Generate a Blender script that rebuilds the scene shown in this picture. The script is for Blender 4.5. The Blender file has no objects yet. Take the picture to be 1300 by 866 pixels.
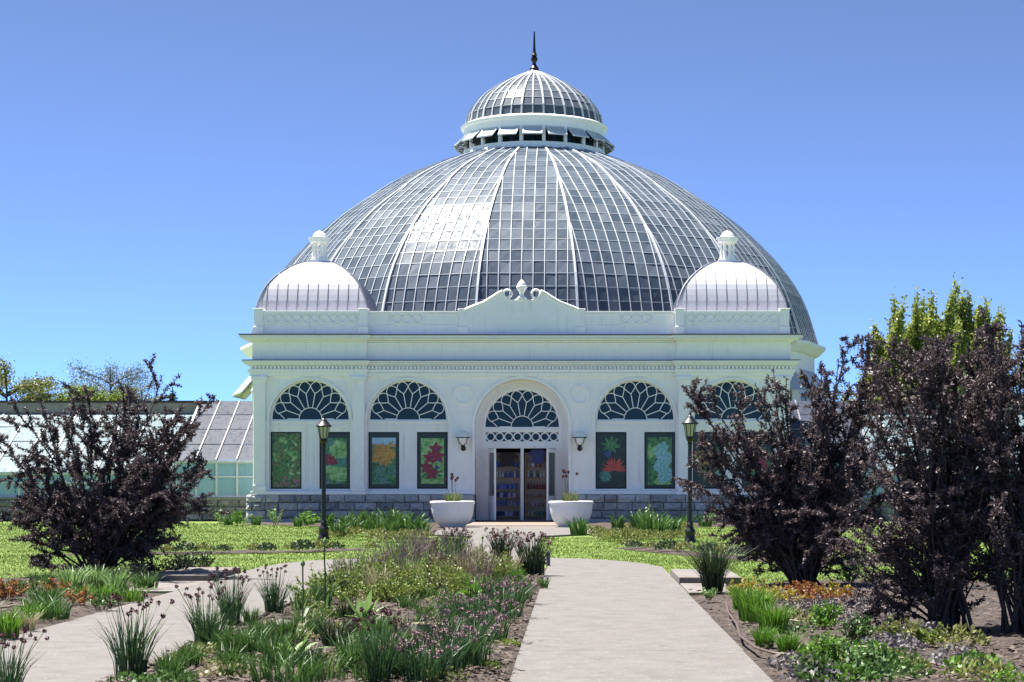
import bpy, bmesh, math, random
import numpy as np
from mathutils import Vector, Matrix, noise
from mathutils.geometry import delaunay_2d_cdt
R = math.radians
PI = math.pi
sc = bpy.context.scene
COL = sc.collection
rng = np.random.default_rng(7)
random.seed(7)

# ------------------------------------------------------------------ camera, sky, sun, exposure
F, CX, CZ, VX, VY = 2340.0, 1.94, 1.58, 732.0, 607.0      # focal length and axis point in photo pixels
cam = bpy.data.objects.new('camera', bpy.data.cameras.new('camera'))
COL.objects.link(cam); sc.camera = cam
cam.location = (CX, 0, CZ); cam.rotation_euler = (PI/2, 0, 0)
cam.data.sensor_width = 36; cam.data.lens = 36*F/1300
cam.data.shift_x = (650-VX)/1300; cam.data.shift_y = (VY-433)/1300
cam.data.clip_start = 0.5; cam.data.clip_end = 3000

SUN = Vector((-0.32, 0.17, 0.92)).normalized()
W = bpy.data.worlds.new('World'); sc.world = W; W.use_nodes = True
wn = W.node_tree.nodes; wn.clear()
wo = wn.new('ShaderNodeOutputWorld'); wb = wn.new('ShaderNodeBackground'); ws = wn.new('ShaderNodeTexSky')
ws.sky_type = 'NISHITA'; ws.sun_disc = False
ws.sun_elevation = math.asin(SUN.z); ws.sun_rotation = math.atan2(SUN.x, SUN.y)
ws.altitude = 20000; ws.air_density = 2.3; ws.dust_density = 0.0; ws.ozone_density = 3.2
wb.inputs['Strength'].default_value = 0.15
wt = wn.new('ShaderNodeMix'); wt.data_type = 'RGBA'; wt.blend_type = 'MULTIPLY'; wt.inputs[0].default_value = 1; wt.inputs[7].default_value = (1.04, .92, .86, 1)   # air a little less green
W.node_tree.links.new(ws.outputs[0], wt.inputs[6]); W.node_tree.links.new(wt.outputs[2], wb.inputs[0]); W.node_tree.links.new(wb.outputs[0], wo.inputs[0])
sun = bpy.data.objects.new('sun', bpy.data.lights.new('sun', 'SUN')); COL.objects.link(sun)
sun.data.energy = 4.9; sun.data.angle = R(0.5); sun.data.color = (1, .96, .90)
sun.rotation_euler = (-SUN).to_track_quat('-Z', 'Y').to_euler()
sc.view_settings.view_transform = 'Standard'; sc.view_settings.look = 'None'
sc.view_settings.gamma = 1; sc.view_settings.use_curve_mapping = False
sc.view_settings.exposure = 1.6

def GP(px, py):                     # photo pixel on the ground -> world x, y
    D = F*CZ/(py-VY)
    return CX+(px-VX)*D/F, D

# ------------------------------------------------------------------ materials
def nt(m): return m.node_tree.nodes, m.node_tree.links
def mat(name, col, rough=.6, metal=0, var=.08, scale=6, bump=0, bscale=40, spec=.5, coord='Object', island=0, trans=0, cols=None, stops=None):
    m = bpy.data.materials.new(name); m.use_nodes = True
    n, l = nt(m); p = n['Principled BSDF']
    p.inputs['Roughness'].default_value = rough; p.inputs['Metallic'].default_value = metal
    p.inputs['Specular IOR Level'].default_value = spec
    tc = n.new('ShaderNodeTexCoord'); nz = n.new('ShaderNodeTexNoise')
    nz.inputs['Scale'].default_value = scale; nz.inputs['Detail'].default_value = 6; nz.inputs['Roughness'].default_value = .65
    l.new(tc.outputs[coord], nz.inputs['Vector'])
    rp = n.new('ShaderNodeValToRGB')
    if cols is None:
        cols = [tuple(c*(1-var) for c in col), tuple(min(1, c*(1+var)) for c in col)]
    stops = stops or [.3+.4*i/(len(cols)-1) for i in range(len(cols))]
    if island: stops = [i/(len(cols)-1) for i in range(len(cols))]
    e = rp.color_ramp.elements
    while len(e) < len(cols): e.new(.5)
    for i, (c, s) in enumerate(zip(cols, stops)):
        e[i].position = s; e[i].color = (*c, 1)
    if island:
        g = n.new('ShaderNodeNewGeometry'); mx = n.new('ShaderNodeMix')
        mx.inputs[0].default_value = .45
        l.new(g.outputs['Random Per Island'], mx.inputs[2]); l.new(nz.outputs['Fac'], mx.inputs[3])
        l.new(mx.outputs[0], rp.inputs[0])
    else:
        l.new(nz.outputs['Fac'], rp.inputs[0])
    l.new(rp.outputs[0], p.inputs['Base Color'])
    if bump:
        b = n.new('ShaderNodeBump'); b.inputs['Strength'].default_value = bump; b.inputs['Distance'].default_value = .02
        n2 = n.new('ShaderNodeTexNoise'); n2.inputs['Scale'].default_value = bscale; n2.inputs['Detail'].default_value = 8
        l.new(tc.outputs[coord], n2.inputs['Vector']); l.new(n2.outputs['Fac'], b.inputs['Height'])
        l.new(b.outputs[0], p.inputs['Normal'])
    if trans:
        t = n.new('ShaderNodeBsdfTranslucent'); ms = n.new('ShaderNodeMixShader'); ms.inputs[0].default_value = trans
        l.new(rp.outputs[0], t.inputs[0]); l.new(p.outputs[0], ms.inputs[1]); l.new(t.outputs[0], ms.inputs[2])
        l.new(ms.outputs[0], n['Material Output'].inputs[0])
    return m

def stain_mat(name, col, dark, rough=.55, streak=True):      # painted woodwork / plaster with weather streaks
    m = mat(name, col, rough, var=.03, scale=2.5, bump=.06, bscale=30)
    n, l = nt(m); p = n['Principled BSDF']
    src = p.inputs['Base Color'].links[0].from_socket
    tc = n.new('ShaderNodeTexCoord'); mp = n.new('ShaderNodeMapping'); mp.inputs['Scale'].default_value = (5, 5, .7)
    nz = n.new('ShaderNodeTexNoise'); nz.inputs['Scale'].default_value = 1.6; nz.inputs['Detail'].default_value = 7
    l.new(tc.outputs['Object'], mp.inputs[0]); l.new(mp.outputs[0], nz.inputs['Vector'])
    mr = n.new('ShaderNodeMapRange'); mr.inputs[1].default_value = .56; mr.inputs[2].default_value = .80; mr.inputs[4].default_value = .42
    l.new(nz.outputs['Fac'], mr.inputs[0])
    mx = n.new('ShaderNodeMix'); mx.data_type = 'RGBA'; mx.inputs[7].default_value = (*dark, 1)
    l.new(mr.outputs[0], mx.inputs[0]); l.new(src, mx.inputs[6]); l.new(mx.outputs[2], p.inputs['Base Color'])
    return m

def glass_mat(name, cols, rough=.12, spec=.8, bump=.0, island=1, film=0):
    m = mat(name, (0, 0, 0), rough, spec=spec, cols=cols, island=island, scale=.9)
    n, l = nt(m); p = n['Principled BSDF']
    tc = n.new('ShaderNodeTexCoord'); mp = n.new('ShaderNodeMapping'); mp.inputs['Scale'].default_value = (3, 3, .6)
    nz = n.new('ShaderNodeTexNoise'); nz.inputs['Scale'].default_value = 2.2; nz.inputs['Detail'].default_value = 6
    l.new(tc.outputs['Object'], mp.inputs[0]); l.new(mp.outputs[0], nz.inputs['Vector'])
    mr = n.new('ShaderNodeMapRange'); mr.inputs[1].default_value = .3; mr.inputs[2].default_value = .7
    mr.inputs[3].default_value = rough*.7; mr.inputs[4].default_value = rough*1.4
    l.new(nz.outputs['Fac'], mr.inputs[0]); l.new(mr.outputs[0], p.inputs['Roughness'])
    return m

M = {}
M['white'] = stain_mat('white_paint', (.94, .905, .86), (.52, .50, .45))
M['trim'] = stain_mat('trim_paint', (.95, .92, .875), (.66, .64, .58), .5)
M['cornice'] = stain_mat('cornice_paint', (.86, .84, .79), (.54, .51, .44))
M['ledge'] = mat('weathered_lead', (.10, .10, .105), .5, var=.25, scale=4)
M['bar'] = mat('bar_paint', (.56, .575, .59), .45, var=.05)
M['thinbar'] = mat('lap_joint', (.28, .31, .34), .4, var=.12, scale=3)
M['glass'] = glass_mat('dirty_glass', [(.028, .044, .066), (.064, .085, .113), (.105, .128, .158), (.17, .187, .205)], .40, .08)
M['lglass'] = glass_mat('lantern_glass', [(.045, .058, .076), (.085, .102, .125), (.14, .155, .178)], .40, .08)
M['dglass'] = glass_mat('dark_glass', [(.004, .012, .014), (.014, .036, .042), (.035, .075, .085)], .10, .22)
M['tglass'] = glass_mat('teal_glass', [(.16, .30, .34), (.24, .40, .45), (.32, .48, .53)], .3, .5)
M['rglass'] = glass_mat('roof_glass', [(.09, .135, .15), (.12, .17, .185), (.155, .21, .225)], .4, .25)
M['vglass'] = glass_mat('vent_glass', [(.30, .34, .36), (.42, .46, .47), (.52, .55, .56)], .3, .5)
M['lead'] = glass_mat('metal_roof', [(.026, .032, .048), (.034, .041, .06), (.045, .052, .074)], .45, .25)
M['cupola'] = mat('cupola_metal', (.45, .44, .49), .48, .10, spec=.3, var=.06, scale=2.2, bump=.05, bscale=6)
M['seam'] = mat('seam_metal', (.27, .27, .30), .4, .4)
M['black'] = mat('black_iron', (.005, .005, .008), .45, 0, var=.3, scale=12)
M['bronze'] = mat('dark_bronze', (.025, .020, .022), .4, .6, var=.3, scale=9)
M['globe'] = mat('opal_glass', (.84, .84, .82), .15, var=.01)
M['lens'] = mat('frosted_lens', (.62, .60, .45), .3, var=.08, trans=.4)
M['wood'] = mat('shelf_wood', (.42, .27, .15), .55, var=.3, scale=8)
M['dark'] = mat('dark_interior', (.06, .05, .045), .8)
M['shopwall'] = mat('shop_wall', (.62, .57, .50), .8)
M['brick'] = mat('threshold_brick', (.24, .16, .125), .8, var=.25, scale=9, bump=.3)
M['stone'] = mat('rock_face', (.25, .255, .27), .85, bump=1.0, bscale=9, scale=7.0, island=1,
                 cols=[(.10, .10, .10), (.30, .30, .30), (.50, .49, .48), (.72, .70, .67)])  # wide grey range also paints in light and shade of the rough facets
M['stone2'] = mat('rock_face_dark', (.2, .2, .21), .85, bump=.8, bscale=14, scale=3.0, island=1,
                  cols=[(.12, .12, .12), (.20, .195, .19), (.27, .26, .25), (.36, .345, .33)])
M['mortar'] = mat('mortar', (.10, .095, .09), .9, var=.2)
M['masonry'] = mat('weathered_masonry', (.30, .27, .22), .9, var=.25, scale=3)
M['concrete'] = mat('concrete', (0, 0, 0), .85, scale=3.5, bump=.25, bscale=90,
                    cols=[(.098, .088, .080), (.128, .117, .108), (.15, .139, .13)], stops=[.25, .5, .72])
def speckle(m, dark, sc_, lo, hi, amt):
    n, l = nt(m); p = n['Principled BSDF']; src = p.inputs['Base Color'].links[0].from_socket
    tc = n.new('ShaderNodeTexCoord'); v = n.new('ShaderNodeTexNoise'); v.inputs['Scale'].default_value = sc_; v.inputs['Detail'].default_value = 3
    l.new(tc.outputs['Object'], v.inputs['Vector']); r = n.new('ShaderNodeMapRange'); r.inputs[1].default_value = lo; r.inputs[2].default_value = hi; r.inputs[4].default_value = amt
    l.new(v.outputs['Fac'], r.inputs[0]); x = n.new('ShaderNodeMix'); x.data_type = 'RGBA'; x.inputs[7].default_value = (*dark, 1)
    l.new(r.outputs[0], x.inputs[0]); l.new(src, x.inputs[6]); l.new(x.outputs[2], p.inputs['Base Color'])
speckle(M['concrete'], (.07, .058, .05), 7.5, .68, .74, .75); speckle(M['concrete'], (.12, .105, .095), 1.1, .56, .75, .5); speckle(M['concrete'], (.33, .305, .29), 22, .62, .72, .5)
M['concrete2'] = mat('flagstone', (0, 0, 0), .9, scale=5, bump=.35, bscale=60, cols=[(.11, .095, .085), (.155, .14, .128), (.20, .18, .165)])
M['planter'] = stain_mat('planter_paint', (.80, .79, .76), (.44, .40, .33))
M['soil'] = mat('soil', (0, 0, 0), .95, scale=5, bump=1.0, bscale=28,
                cols=[(.022, .015, .012), (.048, .034, .026), (.085, .064, .05)], stops=[.3, .52, .75])
M['chips'] = mat('bark_chips', (0, 0, 0), .9, island=1, cols=[(.025, .017, .013), (.055, .038, .029), (.10, .075, .06), (.22, .18, .15)])
M['bark'] = mat('bark', (.055, .042, .036), .9, var=.4, scale=14, bump=.6, bscale=30)
M['twig'] = mat('dry_twig', (0, 0, 0), .9, island=1, cols=[(.16, .12, .095), (.27, .215, .175), (.36, .30, .25)])
M['purple'] = mat('purple_leaf', (0, 0, 0), .5, island=1, trans=.22, spec=.35, cols=[(.032, .021, .024), (.072, .051, .054), (.125, .096, .096), (.22, .185, .18)])
M['grey_leaf'] = mat('grey_leaf', (0, 0, 0), .6, island=1, trans=.15, cols=[(.09, .08, .085), (.16, .145, .15), (.24, .22, .22)])
def leafm(n, c, t=.3): M[n] = mat(n, (0, 0, 0), .5, island=1, trans=t, cols=c)
leafm('lime', [(.085, .14, .02), (.16, .225, .03), (.28, .33, .06)])
leafm('yellow', [(.26, .19, .015), (.38, .28, .025), (.24, .22, .03)])
leafm('rust', [(.16, .055, .018), (.28, .10, .025), (.36, .17, .03)])
leafm('green', [(.03, .07, .015), (.065, .14, .028), (.12, .21, .045)])
leafm('bright', [(.06, .15, .012), (.11, .24, .02), (.17, .31, .035)])
leafm('chive', [(.018, .05, .018), (.035, .085, .03), (.07, .13, .045)])
leafm('dkgreen', [(.012, .026, .010), (.025, .048, .018), (.045, .075, .03)])
leafm('hosta', [(.12, .22, .06), (.20, .32, .10), (.32, .43, .19)])
leafm('olive', [(.10, .12, .03), (.17, .19, .05), (.26, .27, .09)])
leafm('bluegrey', [(.12, .17, .20), (.18, .24, .27), (.25, .32, .35)])
leafm('conifer', [(.010, .022, .012), (.02, .038, .02), (.03, .05, .03)])
leafm('poplar', [(.16, .20, .035), (.26, .31, .06), (.38, .42, .10)], .45)
leafm('straw', [(.22, .19, .10), (.34, .30, .17), (.42, .38, .24)])
M['pinkhead'] = mat('pink_head', (0, 0, 0), .8, island=1, cols=[(.17, .10, .10), (.30, .20, .195), (.42, .31, .29)])
M['wine'] = mat('wine_head', (0, 0, 0), .8, island=1, cols=[(.05, .012, .02), (.11, .03, .045), (.17, .06, .075)])
M['grass'] = mat('grass_blades', (0, 0, 0), .75, island=1, trans=.15, spec=.2, cols=[(.075, .132, .016), (.095, .155, .020), (.115, .172, .026), (.155, .185, .05)])
M['hose'] = mat('hose', (.10, .065, .05), .5)

m = M['lawn'] = mat('lawn_turf', (0, 0, 0), .9, scale=.35, cols=[(.075, .13, .016), (.105, .165, .022), (.135, .19, .032), (.20, .205, .075)], stops=[.25, .45, .62, .80], coord='Object', bump=.6, bscale=35)

# ------------------------------------------------------------------ mesh helpers
OFF = {}
def link(o, parent=None, off=(0, 0, 0)):
    COL.objects.link(o)
    if parent: o.parent = parent
    OFF[o.name] = Vector(off)
    return o
def tag(o, label=None, cat=None, group=None, kind=None):
    if label: o['label'] = label
    if cat: o['category'] = cat
    if group: o['group'] = group
    if kind: o['kind'] = kind
    return o
def empty(name, loc, rz=0):
    o = bpy.data.objects.new(name, None); o.location = loc; o.rotation_euler = (0, 0, rz); o.empty_display_size = .3
    link(o, None, loc); return o

class MB:
    def __init__(s): s.v = []; s.f = []; s.m = []; s.cur = 0
    def add(s, vs, fs, m=None):
        b = len(s.v); s.v += [tuple(v) for v in vs]
        for f in fs: s.f.append(tuple(i+b for i in f)); s.m.append(s.cur if m is None else m)
        return s
    def box(s, x0, x1, y0, y1, z0, z1, m=None):
        vs = [(x, y, z) for z in (z0, z1) for y in (y0, y1) for x in (x0, x1)]
        return s.add(vs, [(0, 2, 3, 1), (4, 5, 7, 6), (0, 1, 5, 4), (2, 6, 7, 3), (0, 4, 6, 2), (1, 3, 7, 5)], m)
    def beam(s, p, q, w, h, up=(0, 0, 1), m=None):
        p, q, up = Vector(p), Vector(q), Vector(up); d = q-p
        if d.length < 1e-6: return s
        x = d.cross(up)
        if x.length < 1e-6: x = d.cross(Vector((1, 0, 0)))
        x.normalize(); y = x.cross(d).normalized(); x *= w/2; y *= h/2
        vs = [a+i*x+j*y for a in (p, q) for i, j in ((-1, -1), (1, -1), (1, 1), (-1, 1))]
        return s.add(vs, [(0, 1, 2, 3), (7, 6, 5, 4), (0, 4, 5, 1), (1, 5, 6, 2), (2, 6, 7, 3), (3, 7, 4, 0)], m)
    def tube(s, pts, r, n=6, m=None, closed=False):
        pts = [Vector(p) for p in pts]; N = len(pts)
        rs = r if hasattr(r, '__len__') else [r]*N
        vs = []; ref = Vector((.31, .17, .93)).normalized()
        for i, p in enumerate(pts):
            a = pts[(i-1) % N] if (closed or i) else p; b = pts[(i+1) % N] if (closed or i < N-1) else p
            d = (b-a)
            if d.length < 1e-9: d = Vector((0, 0, 1))
            d.normalize(); u = d.cross(ref)
            if u.length < .05: u = d.cross(Vector((1, 0, 0)))
            u.normalize(); w = d.cross(u)
            for k in range(n):
                a_ = 2*PI*k/n; vs.append(p+(u*math.cos(a_)+w*math.sin(a_))*rs[i])
        fs = []
        for i in range(N if closed else N-1):
            j = (i+1) % N
            for k in range(n): fs.append((i*n+k, i*n+(k+1) % n, j*n+(k+1) % n, j*n+k))
        if not closed: fs += [tuple(range(n))[::-1], tuple((N-1)*n+k for k in range(n))]
        return s.add(vs, fs, m)
    def lathe(s, prof, c=(0, 0, 0), n=24, m=None, cap=True):
        vs = []; fs = []
        for r, z in prof:
            for k in range(n):
                a = 2*PI*k/n; vs.append((c[0]+r*math.cos(a), c[1]+r*math.sin(a), c[2]+z))
        for i in range(len(prof)-1):
            for k in range(n): fs.append((i*n+k, i*n+(k+1) % n, (i+1)*n+(k+1) % n, (i+1)*n+k))
        if cap: fs += [tuple(range(n))[::-1], tuple((len(prof)-1)*n+k for k in range(n))]
        return s.add(vs, fs, m)
    def plate(s, outer, holes, y0, y1, m=None):      # shape in the XZ plane, from depth y0 to y1, with holes
        cu = bpy.data.curves.new('tmp', 'CURVE'); cu.dimensions = '2D'; cu.fill_mode = 'BOTH'; cu.extrude = abs(y1-y0)/2
        for ring in [outer]+list(holes):
            sp = cu.splines.new('POLY'); sp.points.add(len(ring)-1); sp.use_cyclic_u = True
            for p, q in zip(sp.points, ring): p.co = (q[0], q[1], 0, 1)
        ob = bpy.data.objects.new('tmp', cu)
        me = ob.to_mesh()
        yc = (y0+y1)/2
        s.add([(v.co.x, yc+v.co.z, v.co.y) for v in me.vertices], [tuple(p.vertices)[::-1] for p in me.polygons], m)
        ob.to_mesh_clear(); bpy.data.objects.remove(ob); bpy.data.curves.remove(cu)
        return s
    def build(s, name, mats, parent=None, smooth=0, bevel=0):
        off = OFF[parent.name] if parent else Vector((0, 0, 0))
        me = bpy.data.meshes.new(name)
        me.from_pydata([(x-off.x, y-off.y, z-off.z) for x, y, z in s.v], [], s.f)
        for q in (mats if isinstance(mats, (list, tuple)) else [mats]): me.materials.append(M[q])
        me.polygons.foreach_set('material_index', s.m); me.update()
        o = bpy.data.objects.new(name, me); link(o, parent, off)
        if smooth: me.polygons.foreach_set('use_smooth', [True]*len(s.f)); me.set_sharp_from_angle(angle=R(smooth))
        if bevel:
            b = o.modifiers.new('bevel', 'BEVEL'); b.width = bevel; b.segments = 2; b.limit_method = 'ANGLE'; b.angle_limit = R(50)
        return o

def np_mesh(name, V, Q, matname, parent=None, loc=None):
    V = np.asarray(V, np.float32); Q = np.asarray(Q, np.int32); k = Q.shape[1]
    me = bpy.data.meshes.new(name)
    me.vertices.add(len(V)); me.vertices.foreach_set('co', V.ravel())
    me.loops.add(Q.size); me.loops.foreach_set('vertex_index', Q.ravel())
    me.polygons.add(len(Q)); me.polygons.foreach_set('loop_start', np.arange(0, Q.size, k, dtype=np.int32))
    me.materials.append(M[matname]); me.update(calc_edges=True); me.validate()
    o = bpy.data.objects.new(name, me); link(o, parent)
    if loc is not None: o.location = loc
    return o

def copy_tree(o, parent=None):
    c = o.copy(); COL.objects.link(c)
    if parent: c.parent = parent
    for ch in list(o.children): copy_tree(ch, c)
    return c

def arc(cx, cz, r, a0, a1, n): return [(cx+r*math.cos(a0+(a1-a0)*i/n), cz+r*math.sin(a0+(a1-a0)*i/n)) for i in range(n+1)]
def rect(x0, x1, z0, z1): return [(x0, z0), (x1, z0), (x1, z1), (x0, z1)]

# ------------------------------------------------------------------ ground, paths, beds
def sheet(name, poly, z, matname, step=.5, amp=0, edge=.35, scale=2.0, base=0):
    xs = [p[0] for p in poly]; ys = [p[1] for p in poly]
    P = []
    n = len(poly)
    for i in range(n):                    # densify outline
        a, b = Vector(poly[i]), Vector(poly[(i+1) % n]); k = max(1, int((b-a).length/step))
        for j in range(k): P.append(a.lerp(b, j/k))
    nb = len(P); E = [(i, (i+1) % nb) for i in range(nb)]
    x = min(xs)
    while x < max(xs):
        y = min(ys)
        while y < max(ys):
            P.append(Vector((x+random.uniform(-.3, .3)*step, y+random.uniform(-.3, .3)*step))); y += step
        x += step
    res = delaunay_2d_cdt(P, E, [], 1, 1e-5)
    V = []
    segs = [(Vector(poly[i]), Vector(poly[(i+1) % n])) for i in range(n)]
    for p in res[0]:
        h = z
        if amp or base:
            d = 9
            for a, b in segs:
                t = max(0, min(1, (p-a).dot(b-a)/max(1e-9, (b-a).length_squared))); d = min(d, (p-a-(b-a)*t).length)
            w = min(1, d/edge)
            h += w*(base+amp*(noise.noise((p.x*scale, p.y*scale, 1.3))+.5*noise.noise((p.x*scale*3, p.y*scale*3, 4.1))))
        V.append((p.x, p.y, h))
    mb = MB(); mb.add(V, [tuple(f) for f in res[2]])
    o = mb.build(name, matname, None, smooth=80); tag(o, kind='structure'); return o

lawn = MB()
nx = 60
lawn.add([(-900, -40, 0), (900, -40, 0), (900, 1600, 0), (-900, 1600, 0)], [(0, 1, 2, 3)])
tag(lawn.build('lawn', 'lawn'), kind='structure')

central = [(-1.58, 6), (1.42, 6), (1.42, 32.2), (1.1, 33.2), (.5, 33.6), (-.6, 33.6), (-1.3, 33.2), (-1.58, 32.2)]
right_bed = [(3.44, 6), (13, 6), (13, 25.5), (9, 27.5), (6.5, 28.2), (4.6, 27.2), (4.15, 25.2), (3.9, 24.6), (3.44, 24.6)]
left_bed = [(-3.52, 6), (-3.52, 24.9), (-4.3, 25.3), (-4.6, 29.6), (-5.6, 30.0), (-7.0, 28.3), (-9.5, 27.2), (-13, 26.5), (-13, 6)]
sheet('soil', central, .012, 'soil', .16, .035, .4, 2.2, .06)
sheet('soil', right_bed, .012, 'soil', .22, .035, .4, 2.2, .05)
sheet('soil', left_bed, .012, 'soil', .22, .035, .4, 2.2, .05)
# thin curved mulch strips in the lawn and soil along the building
strip_l = [(-8.6, 37.6), (-6, 37.9), (-3.6, 39.2), (-2.5, 40.5), (-2.7, 41.1), (-4.0, 40.2), (-6.2, 38.9), (-8.6, 38.5)]
strip_r = [(2.75, 41.4), (3.3, 39.7), (4.4, 36.6), (5.8, 34.0), (7.5, 33.2), (7.6, 34.2), (6.3, 35.0), (5.1, 37.5), (4.1, 40.6), (3.2, 41.9)]
found_l = [(-9.4, 62.2), (-9.4, 64.6), (-1.9, 64.6), (-1.9, 52.5), (-2.4, 51.5), (-4.2, 53.5), (-5.2, 59.5)]
found_r = [(9.4, 62.2), (9.4, 64.6), (2.3, 64.6), (2.3, 51.2), (2.7, 50.2), (4.7, 50.6), (5.4, 58.5)]
for q in (strip_l, strip_r, found_l, found_r): sheet('soil', q, .008, 'soil', .5, .03, .3, 2, .04)

def slab(poly, z0=-.02, z1=.05, name='path', m='concrete'):
    mb = MB(); n = len(poly)
    mb.add([(x, y, z0) for x, y in poly]+[(x, y, z1) for x, y in poly],
           [tuple(range(n, 2*n))]+[(i, (i+1) % n, n+(i+1) % n, n+i) for i in range(n)])
    o = mb.build(name, m, None, bevel=.008); tag(o, kind='structure'); return o
g = .011
ys = [4, 9, 12.2, 16.35, 20.3, 24.6, 28.8, 32.0]
for a, b in zip(ys[:-1], ys[1:]): slab([(1.43, a+g), (3.43, a+g), (3.42, b-g), (1.43, b-g)])
for a, b in zip([4, 9, 13, 17.2, 21, 25, 28.6, 32.0][:-1], [9, 13, 17.2, 21, 25, 28.6, 32.0]): slab([(-3.51, a+g), (-1.59, a+g), (-1.59, b-g), (-3.51, b-g)])
slab([(1.43, 32+g), (3.36, 32+g), (3.18, 33.0), (2.8, 34.0), (2.2, 34.9), (1.5, 35.35), (1.43, 35.4)])
slab([(-3.45, 32+g), (-1.59, 32+g), (-1.59, 35.3), (-2.4, 34.9), (-3.0, 34.2), (-3.38, 33.0)])
slab([(-1.58, 33.62), (1.42, 33.62), (1.42, 35.4), (1.02, 35.6), (-.80, 35.6), (-1.58, 35.3)])
for a, b in ((35.6, 40), (40, 44.6), (44.6, 48.8)): slab([(-.80, a+g), (1.02, a+g), (1.02, b-g), (-.80, b-g)])
slab([(-.80, 48.8+g), (1.02, 48.8+g), (2.35, 51.0), (2.35, 55-g), (-2.1, 55-g), (-2.1, 50.2)])
slab([(-2.1, 55+g), (2.35, 55+g), (2.35, 59.2), (-2.1, 59.2)])
# flagstone side paths with a low step each side
slab([(3.45, 24.75), (4.1, 24.75), (4.1, 26.9), (3.45, 26.9)], z1=.045, m='concrete2')
slab([(3.44, 26.93), (4.35, 26.93), (4.35, 29.4), (3.44, 29.4)], z1=.13, m='concrete2')
slab([(-4.35, 25.1), (-3.53, 25.1), (-3.53, 27.5), (-4.35, 27.5)], z1=.045, m='concrete2')
slab([(-4.5, 27.53), (-3.53, 27.53), (-3.53, 30), (-4.5, 30)], z1=.13, m='concrete2')
mb = MB(); mb.box(-1.62, 1.62, 59.21, 66.2, -.02, .062); o = mb.build('doorstep_shade_strip', 'brick'); tag(o, kind='structure')  # brick doorstep, its brown front stretch painting in the building's ground shade

# lawn blades (stuff), kept off paths and beds
def inside(px, py, poly):
    c = np.zeros(len(px), bool); n = len(poly); j = n-1
    for i in range(n):
        xi, yi = poly[i]; xj, yj = poly[j]
        c ^= ((yi > py) != (yj > py)) & (px < (xj-xi)*(py-yi)/(yj-yi+1e-12)+xi); j = i
    return c
def lawn_blades(n):
    y = 24+ (64.4-24)*rng.random(n)**1.5; x = CX+(rng.random(n)*1900-300-VX)*y/F
    bad = np.zeros(n, bool)
    for q in (central, right_bed, left_bed, strip_l, strip_r, found_l, found_r): bad |= inside(x, y, q)
    bad |= (y < 32.02) & (x > -3.53) & (x < 3.45)
    for q in ([(3.4, 31.9), (3.38, 32), (3.2, 33.0), (2.82, 34.02), (2.2, 34.92), (1.5, 35.38), (-1.58, 35.32), (-2.42, 34.92), (-3.02, 34.2), (-3.40, 33.0), (-3.47, 31.9)],): bad |= inside(x, y, q)
    bad |= (x > -4.55) & (x < 4.4) & (y < 30.1) 
    bad |= (y >= 35) & (y < 50.3) & (x > -.82) & (x < 1.04)
    bad |= (y > 48.9) & (x > -2.12) & (x < 2.37)
    x, y = x[~bad], y[~bad]; n = len(x)
    dens = np.array([noise.noise((a*.8, b*.8, 0)) for a, b in zip(x, y)])
    h = .018+.022*rng.random(n)+.014*dens; a = rng.random(n)*PI; w = .003+.005*rng.random(n)
    w *= np.clip(y/30, 1, 2)
    lean = (rng.random((n, 2))-.5)*.06
    V = np.zeros((n, 3, 3), np.float32)
    V[:, 0] = np.stack([x-w*np.cos(a), y-w*np.sin(a), np.zeros(n)], 1)
    V[:, 1] = np.stack([x+w*np.cos(a), y+w*np.sin(a), np.zeros(n)], 1)
    V[:, 2] = np.stack([x+lean[:, 0], y+lean[:, 1], h], 1)
    o = np_mesh('grass', V.reshape(-1, 3), np.arange(3*n).reshape(-1, 3), 'grass')
    tag(o, 'short bright green grass of the lawn around the paths', 'grass', kind='stuff')
lawn_blades(400000)

def chips(n):
    x, y = [], []
    for poly, k in ((central, .35), (right_bed, .4), (left_bed, .25)):
        xs = np.array(poly); m_ = int(n*k)
        yy = 13+(30-13)*rng.random(m_)**1.8
        xx = xs[:, 0].min()+(xs[:, 0].max()-xs[:, 0].min())*rng.random(m_)
        pxx = VX+(xx-CX)*F/yy
        ok = inside(xx, yy, poly) & (pxx > -60) & (pxx < 1360); x.append(xx[ok]); y.append(yy[ok])
    x = np.concatenate(x); y = np.concatenate(y); n = len(x)
    L = .012+.03*rng.random(n)**2; wd = L*(.25+.4*rng.random(n)); a = rng.random(n)*2*PI
    u = np.stack([np.cos(a), np.sin(a), (rng.random(n)-.5)*.7], 1); v = np.stack([-np.sin(a), np.cos(a), (rng.random(n)-.5)*.7], 1)
    c = np.stack([x, y, .075+.03*rng.random(n)], 1)
    V = np.stack([c-u*L[:, None]-v*wd[:, None], c+u*L[:, None]-v*wd[:, None]*.6, c+u*L[:, None]*.8+v*wd[:, None], c-u*L[:, None]*.9+v*wd[:, None]], 1)
    o = np_mesh('bark_chips', V.reshape(-1, 3), np.arange(4*n).reshape(-1, 4), 'chips')
    tag(o, 'brown bark chips and dry leaf litter over the bed soil', 'mulch', kind='stuff')
chips(42000)
#PART2
# ------------------------------------------------------------------ the conservatory
YF = 65.0
B = empty('conservatory', (0, YF, 0))
tag(B, 'white domed glass conservatory with arched windows and grey stone base', 'conservatory')
DX, DY = 0.0, 84.5

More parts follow.
